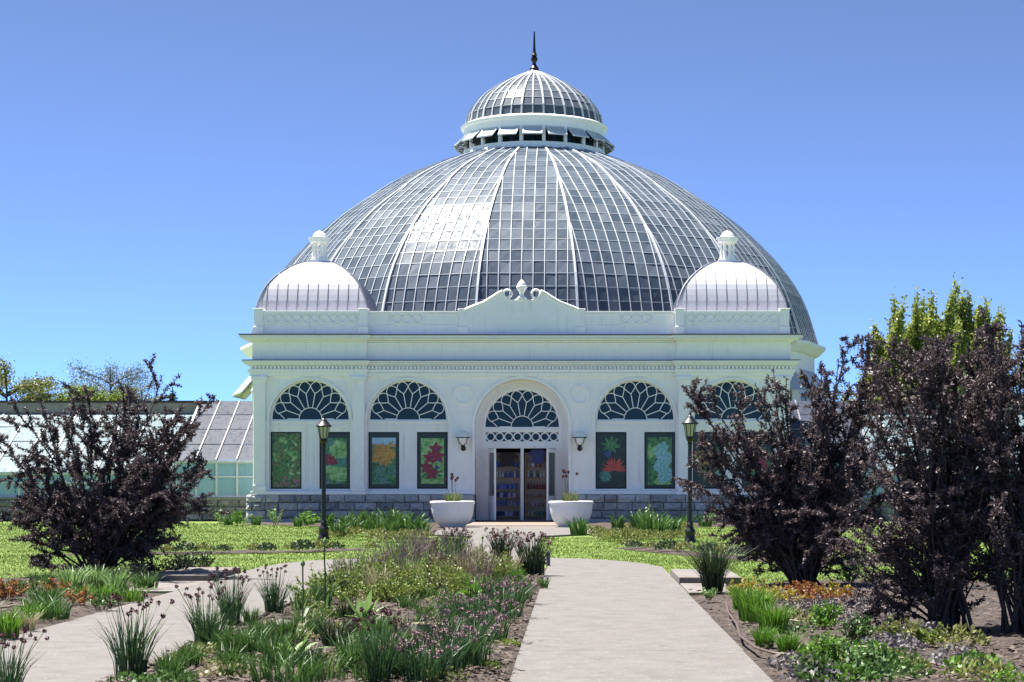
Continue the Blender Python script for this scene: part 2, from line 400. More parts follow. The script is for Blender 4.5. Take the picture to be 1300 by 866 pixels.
# rock-faced stone base
def stone_wall(mb, x0, x1, yf, z0, z1, rows, blk=.56):
    hz = (z1-z0)/rows
    for r in range(rows):
        x = x0; first = True
        while x < x1-.02:
            w = blk*random.uniform(.75, 1.35)*(.5 if first and r % 2 else 1); first = False
            if x+w > x1-.2: w = x1-x
            xa, xb, za, zb = x+.012, x+w-.012, z0+r*hz+.012, z0+(r+1)*hz-.012
            nx_, nz_ = 9, 6; pr = random.uniform(.07, .13); sx = random.random()*50
            vs = []
            for j in range(nz_+1):
                for i in range(nx_+1):
                    ed = min(i, nx_-i, j, nz_-j)
                    xx = xa+(xb-xa)*i/nx_; zz = za+(zb-za)*j/nz_
                    d = 0 if ed == 0 else pr*(.8+1.2*noise.noise((xx*5+sx, zz*6, r*3.1))+.9*noise.noise((xx*13+sx, zz*15, r*1.7)))*(.75 if ed == 1 else 1)
                    vs.append((xx, yf-max(0, d), zz))
            fs = [(j*(nx_+1)+i, j*(nx_+1)+i+1, (j+1)*(nx_+1)+i+1, (j+1)*(nx_+1)+i) for j in range(nz_) for i in range(nx_)]
            mb.add(vs, fs); x += w
for s in (-1, 1):
    a, b = sorted((s*1.66, s*9.68))
    mb = MB(); stone_wall(mb, a, b, 64.72, .16, 1.0, 3)
    mb.cur = 1; mb.box(a, b, 64.735, 65.3, -.05, .99)
    mb.cur = 0; mb.box(a-.03, b+.03, 64.62, 64.8, -.05, .15)
    xs = 9.68*s; mb.box(min(xs, xs-.4*s), max(xs, xs-.4*s), 65.3, 71, -.05, .99)
    mb.build('stone_base', ['stone', 'mortar'], B, bevel=.006)

FANC = (4.02, 7.45)
def arch_hole(cx, r, zs, zb, n=28): return [(cx+r, zb)]+arc(cx, zs, r, 0, PI, n)+[(cx-r, zb)]
ZS = 3.62
# walls
mb = MB()
mb.plate(rect(-5.5, 5.5, 1.0, 5.2)[:1]+[(-1.647, 1.0), (-1.647, 0.0)]+[(-1.647, 3.42)]+arc(0, 3.42, 1.647, PI, 0, 32)[1:]+[(1.647, 0.0), (1.647, 1.0)]+[(5.5, 1.0), (5.5, 5.2), (-5.5, 5.2)],
         [arch_hole(s*FANC[0], 1.42, ZS, 1.12) for s in (-1, 1)], 65, 65.8)
# jamb blocks of the doorway below the wall
mb.box(-1.95, -1.648, 65.0, 65.8, 0.0, .999); mb.box(1.648, 1.95, 65.0, 65.8, 0.0, .999)
mb.build('front_wall', 'white', B)
for s in (-1, 1):
    a, b = sorted((5.5*s, 9.45*s))
    mb = MB(); mb.plate(rect(a, b, 1.0, 5.2), [arch_hole(s*FANC[1], 1.42, ZS, 1.12)], 64.85, 65.45)
    q = 9.45*s; mb.box(min(q, q-.3*s), max(q, q-.3*s), 65.452, 71, 1.0, 5.2)
    mb.build('corner_wall', 'white', B)
# sill band, architrave, dentils, cornices, frieze
def band(name, matn, z0, z1, p, extra=.003, m2=None):
    mb = MB()
    mb.box(-5.47, 5.47, 65-p, 71, z0, z1)
    for s in (-1, 1):
        a, b = sorted((5.47*s-(0 if s > 0 else p*0), 9.45*s+p*s))
        mb.box(a-(p*.5 if s > 0 else 0), b+(p*.5 if s < 0 else 0), 64.85-p, 71.003, z0-extra, z1+extra)
    return mb
mb = MB()
for s in (-1, 1):
    a, b = sorted((1.66*s, 5.47*s)); mb.box(a, b, 64.86, 65.02, 1.0, 1.115)
    a, b = sorted((5.45*s, 9.52*s)); mb.box(a, b, 64.70, 64.87, 1.0, 1.118)
mb.build('sill_course', 'trim', B, bevel=.01)
for nm, matn, pieces in (
    ('architrave', 'trim', [(5.16, 5.28, .10), (5.288, 5.40, .16)]),
    ('lower_cornice', 'cornice', [(5.53, 5.575, .17), (5.58, 5.635, .27), (5.64, 5.70, .33)]),
    ('frieze', 'white', [(5.703, 6.36, .02)]),
    ('upper_cornice', 'cornice', [(6.363, 6.42, .12), (6.425, 6.49, .26), (6.495, 6.585, .40)]),
    ('roof_ledge', 'ledge', [(5.7055, 5.73, .34), (6.588, 6.63, .43)])):
    mb = MB()
    for z0, z1, p in pieces:
        t = band('', '', z0, z1, p); mb.add(t.v, t.f)
    mb.build(nm, matn, B, bevel=.006)
mb = MB(); t = band('', '', 5.403, 5.527, .08); mb.add(t.v, t.f)
x = -5.40
while x < 5.40: mb.box(x, x+.07, 64.79, 64.93, 5.42, 5.505); x += .135
for s in (-1, 1):
    x = 5.50
    while x < 9.50: a, b = sorted((s*x, s*(x+.07))); mb.box(a, b, 64.64, 64.78, 5.42, 5.505); x += .135
mb.build('dentil_band', 'trim', B)
# parapet
mb = MB()
def par(x0, x1, yf):
    mb.box(x0, x1, yf, yf+.3, 6.633, 7.38); mb.box(x0, x1, yf-.05, yf+.35, 7.383, 7.47)
    mb.box(x0, x1, yf-.025, yf-.001, 6.96, 7.0); mb.box(x0, x1, yf-.03, yf-.001, 6.633, 6.70)
par(-5.47, 5.47, 65.1)
for s in (-1, 1):
    a, b = sorted((5.45*s, 9.38*s)); par(a, b, 64.97)
    q = 9.38*s; a, b = sorted((q, q-.3*s)); mb.box(a, b, 65.33, 71, 6.633, 7.46)
mb.build('parapet', 'white', B, bevel=.008)
for px in (-9.27, -5.58, -2.06, 2.06, 5.58, 9.27):
    yf = 64.97 if abs(px) > 5 else 65.1; w = .165
    mb = MB(); mb.box(px-w, px+w, yf-.07, yf+.2, 6.634, 7.52); mb.box(px-w-.03, px+w+.03, yf-.10, yf+.22, 7.523, 7.56)
    mb.box(px-w-.02, px+w+.02, yf-.10, yf-.07, 6.634, 6.90)
    mb.tube([(px-w, yf-.10, 6.90), (px+w, yf-.10, 6.90)], .03, 6)
    mb.build('parapet_post', 'white', B, bevel=.012)
def ringrow(x0, x1, n, y, z, r, fr=True):
    mb = MB()
    for i in range(n):
        cx = x0+(x1-x0)*(i+.5)/n
        mb.tube([(cx+r*math.cos(a), y-.005, z+r*math.sin(a)) for a in np.linspace(0, 2*PI, 21)[:-1]], .034, 5, closed=True)
    if fr:
        for zz in (z-r-.04, z+r+.04): mb.beam((x0-.05, y, zz), (x1+.05, y, zz), .025, .03)
        for xx in (x0-.05, x1+.05): mb.beam((xx, y, z-r-.04), (xx, y, z+r+.04), .025, .03, up=(0, 1, 0))
    mb.build('ring_ornament', 'trim', B)
for s in (-1, 1):
    a, b = sorted((5.82*s, 9.05*s)); ringrow(a, b, 10, 64.955, 7.19, .135)
    c = 4.18*s if s < 0 else 3.9; ringrow(s*4.05-.52, s*4.05+.52, 3, 65.085, 7.19, .15)
# pediment with scrolls and urn
hp = [(2.06, 7.48), (1.80, 7.60), (1.33, 7.78), (1.0, 7.98), (.82, 8.10), (.70, 8.17)]
dip = [(.655, 8.06), (.58, 7.93), (.46, 7.86), (.30, 7.83), (.15, 7.86), (0, 7.92)]
half = hp+dip
outl = [(-x, z) for x, z in half]+[(x, z) for x, z in half[::-1][1:]]
outer = [(-2.06, 6.634)]+outl+[(2.06, 6.634)]
mb = MB(); mb.plate(outer, [], 65.04, 65.22); mb.box(-2.0, 2.0, 65.02, 65.039, 6.95, 6.99)
for s in (-1, 1):
    mb.tube([(s*x, 65.06, z) for x, z in hp+dip], [.07]*6+[.05]*6, 7)
    mb.tube([(s*(.50+.145*math.cos(a)), 65.1, 8.09+.145*math.sin(a)) for a in np.linspace(0, 2*PI, 17)[:-1]], .042, 7, closed=True)
pe = mb.build('pediment', 'white', B, smooth=40)
mb = MB(); mb.lathe([(.0, 0), (.17, .0), (.17, .05), (.11, .09), (.07, .16), (.09, .24), (.17, .36), (.20, .43), (.19, .46), (.15, .48), (.14, .55), (.08, .63), (.03, .68), (0, .71)], (0, 65.12, 7.90), 18, cap=False)
mb.build('urn', 'trim', pe, smooth=50)
# pilasters and medallions
for s in (-1, 1):
    for px, w in ((9.20, .20), (5.72, .20)):
        x = px*s; mb = MB()
        mb.box(x-w, x+w, 64.73, 64.849, 1.32, 4.95); mb.box(x-w-.04, x+w+.04, 64.695, 64.849, 1.12, 1.32)
        mb.box(x-w-.04, x+w+.04, 64.70, 64.849, 4.95, 5.03); mb.box(x-w-.08, x+w+.08, 64.66, 64.849, 5.033, 5.155)
        mb.build('pilaster', 'trim', B, bevel=.008)
    cx = 2.06*s; mb = MB()
    mb.lathe([(.01, .010), (.28, .010), (.29, .055), (.345, .055), (.35, 0)], (0, 0, 0), 32, cap=False)
    mb.v = [(cx+x, 65-.0-z-.002, 4.52+y) for x, y, z in mb.v]
    mb.build('medallion', 'trim', B, smooth=30)
    for e in (-1, 1):                       # part-discs in the spandrels of the corner bays
        cxx = s*FANC[1]+e*1.38; mb = MB()
        mb.tube([(cxx+.30*math.cos(a), 64.845, 4.83+.30*math.sin(a)) for a in np.linspace(PI if e > 0 else 0, (PI if e > 0 else 0)+PI, 16)], .022, 5)
        mb.build('spandrel_disc', 'trim', B)

# fan tracery
def tracery(mb, cx, z0, r, y, t=.028):
    r0, r1, r2 = .30*r, .68*r, .87*r
    n = 9; da = PI/n
    P = lambda a, q, yy=0: (cx+q*math.cos(a), y+yy, z0+q*math.sin(a))
    def poly(ps):
        for a, b in zip(ps[:-1], ps[1:]): mb.beam(a, b, t, .05, up=(0, 1, 0))
    poly([P(PI*i/16, r0) for i in range(17)])
    for i in range(n+1):
        a = min(max(i*da, .012), PI-.012)
        poly([P(a, r0), P(a, r1)] if 0 < i < n else [P(a, r0), P(a, r1*.9)])
        for e in (-1, 1):
            if 0 <= i+e <= n:
                poly([P(a+e*da*.5*(1-(1-k)**1.35), r1+(r2-r1)*k**1.15, .001*e) for k in (0, .25, .5, .75, 1)])
    for i in range(n):
        a = (i+.5)*da
        for e in (-1, 1):
            aa = a+e*da*.5
            if aa < .02 or aa > PI-.02: continue
            poly([P(a+e*da*.5*k**1.3, r2+(r-r2)*(1-(1-k)**1.5), .0015*e) for k in (0, .4, .75, 1)])
def fan_window(name, cx, y, r, z0, parent):
    pass
def window(cx, yw):                  # arched opening: fan light over two tall lights
    y = yw+.19
    mb = MB()
    lights = [(-.86-.545, -.86+.545), (.86-.545, .86+.545)]
    L = [rect(cx+a, cx+b, 1.20, 3.21) for a, b in lights]
    fan = arc(cx, ZS+.03, 1.345, 0.0, PI, 36)
    mb.plate(arch_hole(cx, 1.419, ZS, 1.121), L+[fan], y, y+.08)
    mb.box(cx-1.41, cx+1.41, y-.05, y-.001, 3.36, 3.44); mb.box(cx-1.41, cx+1.41, y-.08, y-.001, 3.52, 3.60)
    for e in (-1, 1):
        mb.box(cx+e*.20-.03, cx+e*.20+.03, y-.03, y-.001, 1.125, 3.355)
        mb.box(cx+e*.09-.015, cx+e*.09+.015, y-.018, y-.001, 1.125, 3.355)
    w = mb.build('arched_window', 'white', B)
    mb = MB(); pts = arc(cx, ZS, 1.455, 0, PI, 40)
    for a, b in zip(pts[:-1], pts[1:]): mb.beam((a[0], yw-.028, a[1]), (b[0], yw-.028, b[1]), .07, .085, up=(0, 1, 0))
    mb.build('arch_moulding', 'trim', w)
    mb = MB(); tracery(mb, cx, ZS+.04, 1.345, y+.02); mb.build('tracery', 'trim', w)
    mb = MB(); mb.plate(arc(cx, ZS+.02, 1.36, 0, PI, 24), [], y+.055, y+.065); mb.build('fan_pane', 'dglass', w)
    for a, b in lights:
        f = MB()
        for q in (rect(cx+a, cx+b, 1.2, 3.21),):
            f.plate(q, [rect(cx+a+.045, cx+b-.045, 1.245, 3.165)], y+.02, y+.06)
        f.build('frame', 'bronze', w)
    return w
for s in (-1, 1):
    window(s*FANC[0], 65.0); window(s*FANC[1], 64.85)

# entrance
ye = 65.70
mb = MB()
fan = arc(0, 3.40, 1.31, 0, PI, 36)
rings = [rect(-1.29, 1.29, 2.89, 3.21)]
mb.plate(arch_hole(0, 1.646, 3.42, .08), [fan]+rings+[[(-1.32, .085), (1.32, .085), (1.32, 2.64), (-1.32, 2.64)]], ye, ye+.08)
mb.box(-1.44, 1.44, ye-.05, ye-.001, 2.66, 2.74); mb.box(-1.44, 1.44, ye-.05, ye-.001, 3.27, 3.34); mb.box(-1.44, 1.44, ye-.03, ye-.001, 2.80, 2.85)
ent = mb.build('entrance_screen', 'white', B)
mb = MB()
for i in range(8): mb.tube([(-1.29+2.58*(i+.5)/8+.142*math.cos(a), ye+.025, 3.05+.142*math.sin(a)) for a in np.linspace(0, 2*PI, 21)[:-1]], .026, 6, closed=True)
mb.build('ring_band', 'trim', ent, smooth=50)
mb = MB(); tracery(mb, 0, 3.40, 1.31, ye+.02); mb.build('tracery', 'trim', ent)
mb = MB(); mb.plate(arc(0, 3.39, 1.33, 0, PI, 24), [], ye+.055, ye+.065); mb.box(-1.32, 1.32, ye+.055, ye+.065, 2.88, 3.22); mb.build('transom_glass', 'dglass', ent)
mb = MB()
for r_, w_, p_ in ((1.39, .06, .03), (1.50, .05, .02)):
    pts = [(r_, .08)]+arc(0, 3.42, r_, 0, PI, 40)+[(-r_, .08)]
    for a, b in zip(pts[:-1], pts[1:]): mb.beam((a[0], ye-.02, a[1]), (b[0], ye-.02, b[1]), w_, p_, up=(0, 1, 0))
mb.build('arch_moulding', 'trim', ent)
mb = MB(); pts = [(1.70, 1.1)]+arc(0, 3.42, 1.70, 0, PI, 44)+[(-1.70, 1.1)]
for a, b in zip(pts[:-1], pts[1:]): mb.beam((a[0], 64.965, a[1]), (b[0], 64.965, b[1]), .09, .08, up=(0, 1, 0))
mb.build('arch_moulding', 'trim', B)
mb = MB(); mb.box(-.055, .055, ye-.02, ye+.06, .085, 2.64); mb.build('centre_post', 'trim', ent)
mb = MB()
for s in (-1, 1):
    a, b = sorted((s*1.20, s*1.319)); mb.box(a, b, ye-.01, ye+.07, .085, 2.64)
mb.build('door_frame', 'trim', ent)
for s in (-1, 1):                         # door leaves standing open towards the outside
    hx, ang = s*1.19, R(75)
    mb = MB()
    mb.plate(rect(0, 1.08, .10, 2.62), [rect(.13, .95, .95, 2.48)], -.025, .025)
    mb.box(.20, .88, -.035, .035, .30, .75)
    g = MB(); g.box(.13, .95, -.006, .006, .95, 2.48)
    hd = MB(); hd.tube([(1.0, -.03, 1.05), (1.0, -.08, 1.08), (1.0, -.08, 1.30), (1.0, -.03, 1.33)], .014, 6)
    hd.tube([(1.0, .03, 1.05), (1.0, .08, 1.08), (1.0, .08, 1.30), (1.0, .03, 1.33)], .014, 6)
    def tr(v): x, y, z = v; return (hx-s*(x*math.cos(ang)-y*math.sin(ang)), ye+.0-(x*math.sin(ang)+y*math.cos(ang)), z)
    for q in (mb, g, hd): q.v = [tr(v) for v in q.v]
    d = mb.build('door', 'trim', ent, bevel=.006); g.build('door_glass', 'tglass' if 0 else 'dglass', d); hd.build('handle', 'bronze', d)
# roof slab, ceiling, inside of the shop
mb = MB(); mb.box(-9.2, 9.2, 65.45, 71.2, 6.40, 6.62); mb.build('flat_roof', 'ledge', B)
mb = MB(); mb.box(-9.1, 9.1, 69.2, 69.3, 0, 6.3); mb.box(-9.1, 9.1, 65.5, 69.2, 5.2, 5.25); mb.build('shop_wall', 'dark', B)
mb = MB(); mb.box(-9.1, 9.1, 66.2, 69.2, -.02, .07); mb.build('shop_floor', 'wood', B)

# ---- domes
def prof(pts, step):
    P = [Vector((r, z)) for r, z in pts]; fine = []
    for i in range(len(P)-1):
        p0 = P[max(i-1, 0)]; p1 = P[i]; p2 = P[i+1]; p3 = P[min(i+2, len(P)-1)]
        for k in range(12):
            t = k/12
            fine.append(.5*((2*p1)+(p2-p0)*t+(2*p0-5*p1+4*p2-p3)*t*t+(3*p1-p0-3*p2+p3)*t**3))
    fine.append(P[-1])
    L = [0]
    for a, b in zip(fine[:-1], fine[1:]): L.append(L[-1]+(b-a).length)
    n = max(2, round(L[-1]/step)); out = []; j = 0
    for i in range(n+1):
        d = L[-1]*i/n
        while j < len(L)-2 and L[j+1] < d: j += 1
        t = (d-L[j])/max(1e-9, L[j+1]-L[j]); out.append(fine[j].lerp(fine[j+1], t))
    return out
def gores(c, P, n, phi0, us, parent, pmat, bmat, hipw, barw, proud, names, lap=None, jit=0, glass_name='glass_gore', ks=None):
    th = math.tan(PI/n)
    nor = []
    for i, p in enumerate(P):
        d = (P[min(i+1, len(P)-1)]-P[max(i-1, 0)]).normalized(); nor.append(Vector((d.y, -d.x)))
    for k in range(n) if ks is None else ks:
        ph = phi0+2*PI*k/n; er = Vector((math.cos(ph), math.sin(ph), 0)); et = Vector((-math.sin(ph), math.cos(ph), 0))
        def pt(a, u, z): return Vector(c)+er*a+et*u+Vector((0, 0, z))
        pb = MB(); bb = MB(); lb = MB()
        for i in range(len(P)-1):
            w0, w1 = P[i].x*th, P[i+1].x*th
            cols = [-w0]+[u for u in us if -w0 < u < w0]+[w0]
            for u0, u1 in zip(cols[:-1], cols[1:]):
                a0, a1 = max(u0, -w1), min(u1, w1)
                q = [pt(P[i].x, u0, P[i].y), pt(P[i].x, u1, P[i].y)]
                if a1 > a0+.01: q += [pt(P[i+1].x, a1, P[i+1].y), pt(P[i+1].x, a0, P[i+1].y)]
                else: q += [pt(P[i+1].x, (a0+a1)/2, P[i+1].y)]
                if jit:
                    nv = er*nor[i].x+Vector((0, 0, nor[i].y))
                    q = [v+nv*random.uniform(-jit, jit) for v in q]
                pb.add(q, [tuple(range(len(q)))])
            if lap:
                nv = er*nor[i].x+Vector((0, 0, nor[i].y))
                lb.beam(pt(P[i].x, -w0, P[i].y)+nv*.008, pt(P[i].x, w0, P[i].y)+nv*.008, .03, lap, up=nv)
        for u in us:
            for i in range(len(P)-1):
                w0, w1 = P[i].x*th, P[i+1].x*th
                if w0 <= abs(u): break
                nv = er*nor[i].x+Vector((0, 0, nor[i].y)); n1 = er*nor[i+1].x+Vector((0, 0, nor[i+1].y))
                t = 1 if w1 >= abs(u) else (w0-abs(u))/max(1e-9, w0-w1)
                p0 = pt(P[i].x, u, P[i].y)+nv*proud; p1 = pt(P[i+1].x, u, P[i+1].y)+n1*proud
                bb.beam(p0, p0.lerp(p1, t), barw, barw*1.2, up=nv)
        gl = pb.build(glass_name, pmat, parent)
        if bb.v: bb.build(names[0], bmat, gl)
        if lap: lb.build('lap_joints', 'thinbar', gl)
        hb = MB()
        ps = [pt(p.x, p.x*th, p.y)+(er*nor[i].x+Vector((0, 0, nor[i].y)))*proud for i, p in enumerate(P)]
        for i in range(len(ps)-1): hb.beam(ps[i], ps[i+1], hipw, hipw, up=er*nor[i].x+et*nor[i].x*th+Vector((0, 0, nor[i].y)))
        hb.build(names[1], bmat, parent)

domep = [(13.03, 7.43), (12.82, 8.11), (12.48, 9.13), (11.99, 10.1), (11.16, 11.22), (10.36, 12.05), (9.46, 12.88), (8.38, 13.67), (6.75, 14.74), (5.52, 15.34), (4.30, 15.84), (3.32, 16.2)]
c9 = math.cos(PI/20)
DP = prof([(r*.99*c9, z) for r, z in domep], .60)
base = (DX, DY, 0)
gores(base, DP, 20, -PI/2, [(-3.5+i)*.4536 for i in range(8)], B, 'glass', 'bar', .085, .028, .02, ('glazing_bars', 'dome_rib'), lap=.014, jit=.012, glass_name='dome_gore')
# drum
mb = MB(); mb.lathe([(12.75, 0), (12.75, 6.95), (12.95, 7.0), (13.1, 7.15), (13.25, 7.3), (13.25, 7.42), (12.9, 7.46)], base, 20, cap=False)
rot = PI/20
mb.v = [(DX+(x-DX)*math.cos(rot)-(y-DY)*math.sin(rot), DY+(x-DX)*math.sin(rot)+(y-DY)*math.cos(rot), z) for x, y, z in mb.v]
mb.build('dome_drum', 'white', B)
for k in range(20):
    ph = -PI/2+2*PI*k/20
    if math.sin(ph) > .4 or abs(math.cos(ph)) < .5: continue
    er = Vector((math.cos(ph), math.sin(ph), 0)); et = Vector((-math.sin(ph), math.cos(ph), 0)); a = 12.75*c9
    c = Vector(base)+er*(a+.02)
    mb = MB()
    for u in (-1.5, 0, 1.5): mb.beam(c+et*u+Vector((0, 0, 4.0)), c+et*u+Vector((0, 0, 6.3)), .10, .08, up=er)
    for z in (4.0, 6.3): mb.beam(c+et*-1.55+Vector((0, 0, z)), c+et*1.55+Vector((0, 0, z)), .08, .12, up=er)
    w = mb.build('drum_window', 'trim', B)
    for u in (-.75, .75):
        p = MB(); q = c+et*u-er*.012
        p.add([q+et*-.7+Vector((0, 0, 4.03)), q+et*.7+Vector((0, 0, 4.03)), q+et*.7+Vector((0, 0, 6.27)), q+et*-.7+Vector((0, 0, 6.27))], [(0, 1, 2, 3)])
        p.build('pane', 'dglass', w)
        f = MB(); A = c+er*.05+Vector((0, 0, 6.25)); Dn = A+er*.85+Vector((0, 0, -1.0))     # top-hung vent held open
        for uu in (-.68, .68): f.beam(A+et*(u+uu), Dn+et*(u+uu), .08, .05, up=er)
        f.beam(A+et*(u-.7), A+et*(u+.7), .08, .05); f.beam(Dn+et*(u-.7), Dn+et*(u+.7), .08, .05)
        fr = f.build('vent', 'bar', w)
        f.v = []; f.f = []; f.m = []
        f.add([A+et*(u-.66), A+et*(u+.66), Dn+et*(u+.66), Dn+et*(u-.66)], [(0, 1, 2, 3)]); f.build('vent_glass', 'vglass', w)

# lantern on top of the dome
mb = MB()
mb.lathe([(3.42, 15.95), (3.42, 16.06), (3.30, 16.10), (3.22, 16.42), (3.26, 16.45)], base, 40, cap=False)
mb.build('lantern_curb', 'white', B, smooth=30)
mb = MB(); mb.lathe([(3.10, 17.12), (3.22, 17.14), (3.25, 17.42), (3.34, 17.48), (3.38, 17.58), (3.30, 17.62), (3.12, 17.70)], base, 40, cap=False)
mb.build('lantern_cornice', 'cornice', B, smooth=30)
mb = MB(); mb.lathe([(2.75, 16.40), (2.75, 17.15)], base, 30, cap=False); mb.build('lantern_core', 'dglass', B)
for k in range(20):
    ph = -PI/2+2*PI*k/20; er = Vector((math.cos(ph), math.sin(ph), 0)); et = Vector((-math.sin(ph), math.cos(ph), 0))
    c = Vector(base)+er*3.14
    hx = Vector(base)+(er*math.cos(PI/20)+et*math.sin(PI/20))*3.16
    p = MB(); p.beam(hx+Vector((0, 0, 16.43)), hx+Vector((0, 0, 17.14)), .15, .13, up=er); post = p.build('lantern_post', 'white', B)
    A = c+er*.08+Vector((0, 0, 17.10)); Dn = A+er*.42+Vector((0, 0, -.40)); f = MB()
    for uu in (-.40, .40): f.beam(A+et*uu, Dn+et*uu, .06, .045, up=er)
    f.beam(A+et*-.43, A+et*.43, .06, .045); f.beam(Dn+et*-.43, Dn+et*.43, .07, .05)
    v = f.build('vent', 'bar', B)
    gl = MB(); gl.add([A+et*-.38, A+et*.38, Dn+et*.38, Dn+et*-.38], [(0, 1, 2, 3)]); gl.build('pane', 'vglass', v)
    st = MB(); st.tube([c+Vector((0, 0, 16.65))-et*.2, Dn-et*.2], .015, 4); st.tube([c+Vector((0, 0, 16.65))+et*.2, Dn+et*.2], .015, 4)
    st.tube([c-er*.05-et*.45+Vector((0, 0, 16.72)), c-er*.05+et*.45+Vector((0, 0, 16.72))], .02, 4); st.tube([c-er*.05+Vector((0, 0, 16.44)), c-er*.05+Vector((0, 0, 17.12))], .022, 4)
    st.build('stay', 'black', v)
LP = prof([(3.10, 17.68), (2.98, 18.19), (2.50, 18.86), (2.06, 19.21), (1.64, 19.50), (.81, 19.93), (.26, 20.16)], .42)
gores(base, LP, 20, -PI/2, [0.0], B, 'lglass', 'bar', .075, .05, .015, ('glazing_bars', 'lantern_rib'), lap=.02, jit=.004, glass_name='lantern_gore')
mb = MB(); mb.lathe([(.30, 20.10), (.27, 20.22), (.20, 20.30), (.22, 20.36), (.12, 20.48), (.07, 20.60), (.14, 20.70), (.16, 20.80), (.10, 20.92), (.14, 20.98), (.08, 21.06), (.055, 21.3), (.04, 21.8), (.03, 22.05)], base, 16)
mb.build('finial', 'bronze', B, smooth=40)

# corner cupolas
for s in (-1, 1):
    c = (s*7.45, 67.35, 7.47)
    CP = prof([(1.97, -.02), (1.96, .12), (1.86, .52), (1.60, 1.06), (1.15, 1.55), (.70, 1.86), (.42, 1.96)], .22)
    gores(c, CP, 4, -PI/2, [(-4.5+i)*.36 for i in range(10)], B, 'cupola', 'seam', .05, .022, .006, ('seams', 'cupola_hip'), jit=0, glass_name='cupola_face')
    z = 9.44
    mb = MB(); mb.box(c[0]-.36, c[0]+.36, c[1]-.36, c[1]+.36, z-.04, z+.06); mb.box(c[0]-.31, c[0]+.31, c[1]-.31, c[1]+.31, z+.06, z+.14)
    k = mb.build('cupola_lantern', 'white', B)
    for i in range(8):
        a = 2*PI*(i+.5)/8; q = MB(); q.lathe([(.06, 0), (.045, .05), (.036, .26), (.036, .50), (.06, .58)], (c[0]+.245*math.cos(a), c[1]+.245*math.sin(a), z+.14), 10); q.build('column', 'white', k, smooth=40)
    q = MB(); q.lathe([(.31, .715), (.36, .76), (.36, .80), (.41, .86), (.41, .91), (.25, .94), (.24, .99), (.20, 1.07), (.11, 1.14), (.025, 1.17), (.015, 1.20)], (c[0], c[1], z), 20)
    q.build('cap', 'white', k, smooth=40)

# ---- greenhouse wings either side
def wing(s):
    lab = {-1: 'long low glass greenhouse wing left of the domed hall', 1: 'low glass greenhouse wing behind the purple shrubs right of the domed hall'}[s]
    g = empty('greenhouse_wing', (s*12, 67.5, 0)); tag(g, lab, 'greenhouse')
    X = lambda x: s*x
    def bx(mb, x0, x1, y0, y1, z0, z1): a, b = sorted((s*x0, s*x1)); mb.box(a, b, y0, y1, z0, z1)
    yw = 67.5
    mb = MB(); a, b = sorted((s*9.72, s*48)); stone_wall(mb, a, b, yw-.02, .0, .80, 3, .7); mb.cur = 1; mb.box(a, b, yw, yw+.5, -.05, .79); mb.cur = 0; mb.box(a, b, yw-.08, yw+.5, .80, .88)
    mb.build('stone_base', ['stone2', 'mortar'], g)
    # link bay: upright glazing, steep lead-grey roof
    def section(x0, x1, zh, yr, zr, gm, rm, step, nm):
        fr = MB(); gp = MB()
        x = x0
        while x < x1+.01: fr.beam((X(x), yw+.06, .88), (X(x), yw+.06, zh), .07, .10, up=(0, 1, 0)); x += step
        for z in (.91, (.88+zh)/2+.1, zh-.03): fr.beam((X(x0), yw+.06, z), (X(x1), yw+.06, z), .08, .06)
        fr.beam((X(x0), yw-.02, zh+.02), (X(x1), yw-.02, zh+.02), .16, .07)
        x = x0
        while x < x1-.01:
            for za, zb in ((.9, (.88+zh)/2+.1), ((.88+zh)/2+.1, zh)):
                j = [random.uniform(-.01, .01) for _ in range(4)]
                gp.add([(X(x), yw+.07+j[0], za), (X(min(x+step, x1)), yw+.07+j[1], za), (X(min(x+step, x1)), yw+.07+j[2], zb), (X(x), yw+.07+j[3], zb)], [(0, 1, 2, 3)])
            x += step
        f = fr.build('side_frame', 'bar', g); gp.build('side_glass', gm, f)
        rp = MB(); rb = MB(); nr = 4
        x = x0; zz0 = zh+.06
        while x < x1-.01:
            xb = min(x+step, x1)
            for i in range(nr):
                t0, t1 = i/nr, (i+1)/nr
                ya, yb = yw-.05+(yr-yw)*t0, yw-.05+(yr-yw)*t1; za, zb = zz0+(zr-zz0)*t0, zz0+(zr-zz0)*t1
                j = [random.uniform(-.006, .006) for _ in range(4)]
                rp.add([(X(x), ya, za+j[0]), (X(xb), ya, za+j[1]), (X(xb), yb, zb+j[2]), (X(x), yb, zb+j[3])], [(0, 1, 2, 3)])
            rb.beam((X(x), yw-.06, zz0+.02), (X(x), yr, zr+.02), .05, .06); x = xb
        rb.beam((X(x1), yw-.06, zz0+.02), (X(x1), yr, zr+.02), .10, .08)
        for i in (1, 2, 3): t = i/nr; rb.beam((X(x0), yw-.05+(yr-yw)*t, zz0+(zr-zz0)*t+.012), (X(x1), yw-.05+(yr-yw)*t, zz0+(zr-zz0)*t+.012), .03, .02)
        r = rp.build('roof_glass', rm, g); rb.build('glazing_bars', 'bar' if rm == 'rglass' else 'seam', r)
        e = MB(); e.add([(X(x1), yw, .9), (X(x1), yw, zz0), (X(x1), yr, zr), (X(x1), yr, .9)], [(0, 1, 2, 3)]); e.build('gable_glass', gm, g)
        return r
    section(9.75, 12.75, 2.18, 72.2, 4.60, 'tglass', 'lead', .75, 'link')
    section(12.78, 47.8, 1.75, 72.0, 4.12, 'tglass', 'rglass', .95, 'long')
    mb = MB(); bx(mb, 12.6, 48, 72.0, 72.5, 0, 4.52); mb.build('back_wall', 'masonry', g)
    mb = MB(); bx(mb, 12.5, 48, 71.9, 72.6, 4.523, 4.60); mb.build('coping', 'bark', g)
wing(-1); wing(1)
